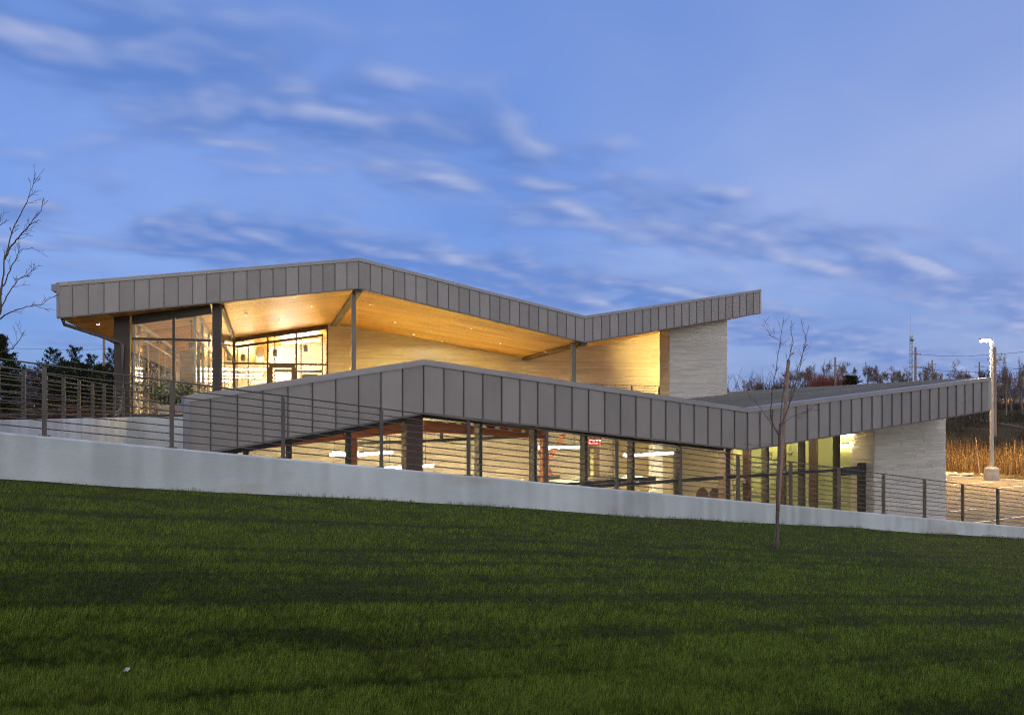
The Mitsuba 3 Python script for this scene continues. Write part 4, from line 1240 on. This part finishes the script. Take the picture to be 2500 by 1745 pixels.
def conifer(px, top_y, Y, half, label, seed, base=None, shade=1.0, group='pines beyond the terrace', n_needle=10000, col=(.032, .040, .018), pos=None):
    top = at(px, top_y, Y) if pos is None else pos
    if pos is not None: Y = pos[1]
    zb = zt1(top[0], Y) if base is None else base
    H = top[2] - zb
    R = half / F * abs(Y)
    g = np.random.default_rng(seed)
    t = thing('pine_tree', label, 'tree', group)
    o = V(top[0], Y, zb)
    add('trunk', tube([o - V(0, 0, .3), o + V(0, 0, H * .5), o + V(0, 0, H * .97)], [H * .022, H * .013, .01], 6), 'm_bark', t)
    vs, cs = [], []
    nb = 60
    for b in range(nb):
        f = (b + .5) / nb
        zz = H * (.10 + .88 * f)
        az = b * 2.4 + g.uniform(-.4, .4)
        L = R * (1.02 - f) ** .55 * g.uniform(.35, 1.3) * (.6 + .4 * min(1, f * 4)) + .12 * R
        dv = V(math.cos(az), math.sin(az), g.uniform(.05, .5) + .5 * f)
        k = int(n_needle / nb * (1.15 - f * .5))
        s = g.uniform(.15, 1, k) ** .8
        p = o + V(0, 0, zz) + dv * (L * s)[:, None] + g.normal(0, 1, (k, 3)) * (R * .075 * (1.1 - .5 * s))[:, None]
        ax = unit(dv) + g.normal(0, .55, (k, 3)) + V(0, 0, .25)
        ax /= np.linalg.norm(ax, axis=1, keepdims=True)
        sd = np.cross(ax, g.normal(0, 1, (k, 3))); sd /= np.linalg.norm(sd, axis=1, keepdims=True)
        l = R * .085 * g.uniform(.6, 1.3, (k, 1)); w = l * .30
        vs.append(np.stack([p - sd * w, p + sd * w, p + ax * l], 1))
        cs.append(np.array(col) * shade * g.uniform(.5, 1.5, (k, 1)))
    v = np.concatenate(vs); c = np.repeat(np.concatenate(cs), 3, 0)
    add('crown', trimesh.Trimesh(v.reshape(-1, 3), np.arange(3 * len(v)).reshape(-1, 3), process=False), 'm_veg', t, color=c)


conifer(-8, 822, 42, 58, 'big pine with drooping boughs at the left edge', 1, n_needle=20000)
for i, (px, y, Y, hw, lab) in enumerate(((132, 853, 78, 38, 'pine left of the tallest one behind the terrace rail'), (183, 847, 76, 36, 'tallest pine of the row behind the terrace rail'), (224, 866, 80, 32, 'pine between the tallest one and the utility pole'),
                                         (273, 852, 79, 30, 'pine right of the utility pole'), (292, 868, 84, 18, 'pine half hidden by the downpipe'), (160, 884, 70, 46, 'low pine in front of the tallest one'),
                                         (205, 890, 71, 46, 'low pine in front and right of the tallest one'), (250, 895, 70, 44, 'low pine by the foot of the utility pole'), (120, 905, 72, 46, 'low pine at the left end of the row'), (286, 900, 70, 24, 'low pine before the downpipe'))):
    conifer(px, y, Y, hw, lab, 40 + i, base=-1.6)
for i in range(11):
    conifer(20 + 29 * i, 886 + (i * 37 % 5) * 5, 96 + (i * 7 % 4), 44, 'dark pine in the hazy back row behind the terrace rail', 500 + i, base=-1.6, group='back row of pines beyond the terrace', n_needle=5000)
conifer(k1(1000), k2(497), 120, 26, 'dark evergreen shrub among the bare trees on the rise', 61, base=at(0, k2(590), 120)[2], group='evergreens on the rise')
for i, (px, y, Y, hw, lab) in enumerate(((75, 873, 95, 34, 'purplish bare tree right of the big left pine'), (105, 880, 92, 34, 'purplish bare tree left of the pine row'), (40, 900, 90, 34, 'purplish bare tree behind the big left pine'), (250, 878, 98, 25, 'purplish bare tree behind the utility pole'))):
    top = at(px, y, Y); zb = -1.6; H = top[2] - zb
    out = []
    grow(V(top[0], Y, zb), V(0, 0, 1), H * .55, .02 * H, 4, np.random.default_rng(200 + i), out, .1, .2, (4, 6), (.5, .74), .010, (.3, .95))
    P = np.array([s[1] for s in out]); o = V(top[0], Y, zb)
    sc3 = V(hw / F * Y / np.percentile(np.abs(P[:, 0] - top[0]), 95),) if False else None
    fz = H / (P[:, 2].max() - zb); fx = (hw / F * Y) / np.percentile(np.abs(P[:, 0] - top[0]), 95)
    s3 = V(fx, fx, fz)
    out = [(o + (a - o) * s3, o + (b - o) * s3, r0, r1, d) for a, b, r0, r1, d in out]
    tree_from('bare_tree', out, lab, group='bare trees beyond the terrace', color=V(.11, .085, .09), sides=5)
for i, (X, Y, z, hw) in enumerate(((-15, -42, 6.0, 0), (-10, -45, 6.6, 0), (-6, -43, 5.0, 0), (-2, -46, 6.2, 0), (2, -43, 4.8, 0), (6, -46, 5.6, 0), (11, -44, 4.6, 0), (-21, -46, 5.4, 0))):
    k_ = abs(Y)
    t = conifer(0, 0, k_, 2.8 * F / k_, 'dark pine on the rise behind the lawn, mirrored in the glass', 300 + i, base=-1.0, group='pines behind the lawn', n_needle=2600, pos=V(X, Y, z))
for i, (px, y, Y, hw) in enumerate(((322, 792, 72, 46), (345, 806, 78, 44), (368, 798, 70, 46), (392, 812, 80, 44), (415, 826, 74, 44), (438, 838, 82, 44), (468, 868, 110, 40), (492, 872, 120, 40), (515, 878, 130, 40))):
    conifer(px, y, Y, hw, 'dark pine seen through the glass box', 80 + i, base=-1.6, group='pines seen through the glass box', n_needle=11000, shade=.7)
# brush on the far slopes and along the horizon
ms, cs = [], []
g = np.random.default_rng(55)
for _ in range(260):
    if g.uniform() < .45:
        Y = g.uniform(78, 140); px = g.uniform(1640, 2700); h = g.uniform(1.2, 3.2)
    elif g.uniform() < .6:
        Y = g.uniform(52, 90); px = g.uniform(-250, 330); h = g.uniform(.7, 2.0)
    else:
        Y = g.uniform(150, 240); px = g.uniform(-400, 2900); h = g.uniform(4, 7.5)
    X = (px - CX) / F * Y
    c = V(X, Y, zt1(X, Y) - .2)
    red = g.uniform() < .25
    col = V(.10, .045, .035) if red else (V(.05, .045, .03) if g.uniform() < .5 else V(.075, .06, .05))
    m, cc = twig_mass(c, h * 1.5, h * .8, h, 130, int(g.integers(1e6)), col, .00026 * Y)
    ms.append(m); cs.append(cc)
add('brush', join(ms), 'm_veg', color=np.vstack(cs), kind='stuff', label='dark tangled brush on the far slopes', cat='brush')
# tall grass tussocks on the right slope
n = 9000
P = np.stack([g.uniform(20, 100, n), g.uniform(74, 125, n), np.zeros(n)], -1)
P[:, 2] = z_terr(P[:, 0], P[:, 1])
m, c = blades(P, .9, .05, lambda q, n: np.array([.115, .075, .04]) * q.uniform(.4, 1.3, (n, 1)), 16, .6)
add('slope_grass', m, 'm_veg', color=c, kind='stuff', label='brown rough grass on the slope beyond the reeds', cat='grass')

# ------------------------------------------------------------------ poles, mast, wires, house
def pole(px, y0, y1, Y, label, arms=(), r=None, m='m_pole', name='utility_pole', cat='utility pole'):
    t = thing(name, label, cat)
    a, b = at(px, y1, Y), at(px, y0, Y)
    a = V(a[0], Y, min(a[2], zt1(a[0], Y)))
    b = V(b[0] + (b[2] - a[2]) * 0, b[1], b[2])
    r = r or .15
    add('shaft', tube([a, b], [r, r * .72], 10), m, t, smooth=40)
    for dz, L, ang in arms:
        c = b - V(0, 0, dz)
        e = V(math.cos(ang), math.sin(ang), 0) * L / 2
        add('cross_arm', beam(c - e, c + e, .10, .10), m, t)
        for s in (-.9, -.4, .4, .9):
            add('insulator', lathe([[0, 0], [.05, 0], [.06, .06], [.03, .16], [0, .17]], c + e * s + V(0, 0, .05), 8), 'm_duct', t)
    return b


pb1 = pole(k1(885), k2(343), 960, 120, 'brown utility pole standing over the red shrubs', ((1.2, 1.4, .2), (2.2, 1.2, .2)), .17)
pb2 = pole(k1(1485), k2(267), 960, 118, 'tall utility pole right beside the radio mast', ((1.0, 1.6, .1), (2.8, 1.8, .1), (5.3, 1.4, .1)), .19)
pb3 = pole(k1(1610), k2(363), 950, 170, 'small far utility pole between mast and lamp post', ((.9, 1.6, 0),), .16)
pb4 = pole(k1(1962), k2(378), 950, 165, 'small far utility pole just left of the lamp post', ((.9, 1.8, 0), (2.2, 1.6, 0)), .16)
pb5 = pole(2429, 848, 1000, 96, 'utility pole hidden half behind the lamp post', ((1.4, 1.8, .1), (4.2, 1.8, .1)), .20)
pb6 = pole(2457, 935, 982, 112, 'thin leaning pole at the right edge', (), .10)
pb7 = pole(254, 815, 1024, 92, 'pinkish utility pole rising behind the glass box corner at the left', (), .17)
pole(58, 908, 1026, 70, 'white slender pole in front of the left pines', (), .09, 'm_white', 'marker_pole', 'pole')


def wire(a, b, label, sag=.6, r=.022):
    s = np.linspace(0, 1, 14)
    P = a + (b - a) * s[:, None]
    P[:, 2] -= sag * 4 * s * (1 - s)
    add('overhead_wire', tube(P, r, 4), 'm_black', label=label, cat='wire', group='overhead wires')


for k, (dz, sag) in enumerate(((1.0, .8), (2.8, 1.2), (5.3, 1.5))):
    wire(pb2 - V(0, 0, dz), pb5 + V(8, -5, 1.2 - dz * .8), ['uppermost', 'middle', 'lowest'][k] + ' of the wires from the mast pole to the right', sag)
wire(pb1 - V(0, 0, 2.2), pb2 - V(0, 0, 5.0), 'wire between the brown pole and the mast pole', 1.0)
wire(pb4 - V(0, 0, .9), pb5 + V(30, -4, -1), 'wire from the small far pole past the lamp post', 1.0)
for k, (y0, y1) in enumerate(((845, 850), (889, 893), (922, 926))):
    wire(at(-60, y0, 92), at(330, y1, 92), ['highest', 'middle', 'lowest'][k] + ' of the wires before the left pines', .25, .016)
mast = thing('radio_mast', 'thin lattice radio mast on the horizon', 'mast')
Ym = 230
z0, z1 = at(2224, 960, Ym)[2], at(2224, 820, Ym)[2]
mx = at(2225, 0, Ym)[0]
P0, P1 = [], []
legs = [V(mx + .42 * math.cos(a), Ym + .42 * math.sin(a), 0) for a in (0.4, 2.5, 4.6)]
nz = 18
zs = np.linspace(z0, z1, nz + 1)
for i, L in enumerate(legs):
    M = legs[(i + 1) % 3]
    P0.append(L + V(0, 0, z0)); P1.append(L + V(0, 0, z1))
    for j in range(nz):
        P0.append((L if j % 2 else M) + V(0, 0, zs[j])); P1.append((M if j % 2 else L) + V(0, 0, zs[j + 1]))
add('lattice', segs_mesh(P0, P1, np.full(len(P0), .05), np.full(len(P0), .05), 4), 'm_duct', mast)
add('antenna', join([tube([V(mx - .3, Ym, z1 - 3), V(mx - .3, Ym, at(0, 768, Ym)[2])], .05, 5), tube([V(mx + .4, Ym, z1 - 2), V(mx + .4, Ym, at(0, 803, Ym)[2])], .05, 5)]), 'm_duct', mast)
add('dish', trimesh.creation.icosphere(2, .5).apply_translation(V(mx, Ym - .5, z1 - 1)), 'm_duct', mast, smooth=True)

hs = thing('house', 'low dark house with one lit window on the rise at the right edge', 'house')
Yh = 125
hp = at(2490, 985, Yh)
add('wall', box(hp + V(0, 3, .2), [9.5, 6, 1.6]), 'm_kerb', hs)
add('roof', trimesh.Trimesh(np.array([[-5.2, -3.4, 0], [5.2, -3.4, 0], [5.2, 3.4, 0], [-5.2, 3.4, 0], [-4.2, 0, 1.1], [4.2, 0, 1.1]]) + hp + V(0, 3, 1.0), [[0, 1, 5], [0, 5, 4], [1, 2, 5], [2, 3, 4], [2, 4, 5], [3, 0, 4], [0, 2, 1], [0, 3, 2]], process=False), 'm_black', hs)
add('window', box(hp + V(-1.9, -.06, .3), [1.5, .1, .7]), 'm_lamp', hs, **glow(V(.5, .2, .06), .01))
add('window', box(hp + V(2.2, -.06, .3), [1.2, .1, .7]), 'm_black', hs)
h2 = thing('house', 'distant house with several lit windows seen through the left guard rail', 'house')
hp2 = at(95, 1000, 130)
add('wall', box(hp2 + V(0, 2, 0), [2.4, 4, 3.0]), 'm_kerb', h2)
add('roof', box(hp2 + V(0, 2, 1.6), [2.8, 4.4, .25]), 'm_black', h2)
for i in range(3):
    for j in range(2):
        add('window', box(hp2 + V(-.7 + .7 * i, -.04, .75 - 1.3 * j), [.42, .1, .6]), 'm_lamp', h2, **glow(V(1.0, .72, .4) * (1.0 if (i + j) % 3 else .35), .01))
rd = np.array([[at(2380 + 24 * a, 0, 108 - 1.2 * a) * V(1, 1, 0) + V(0, b, 0) for b in (0, 5)] for a in range(8)])
rd[..., 2] = z_terr(rd[..., 0], rd[..., 1]) + .06
add('road', sheet(rd), 'm_asph', kind='structure')
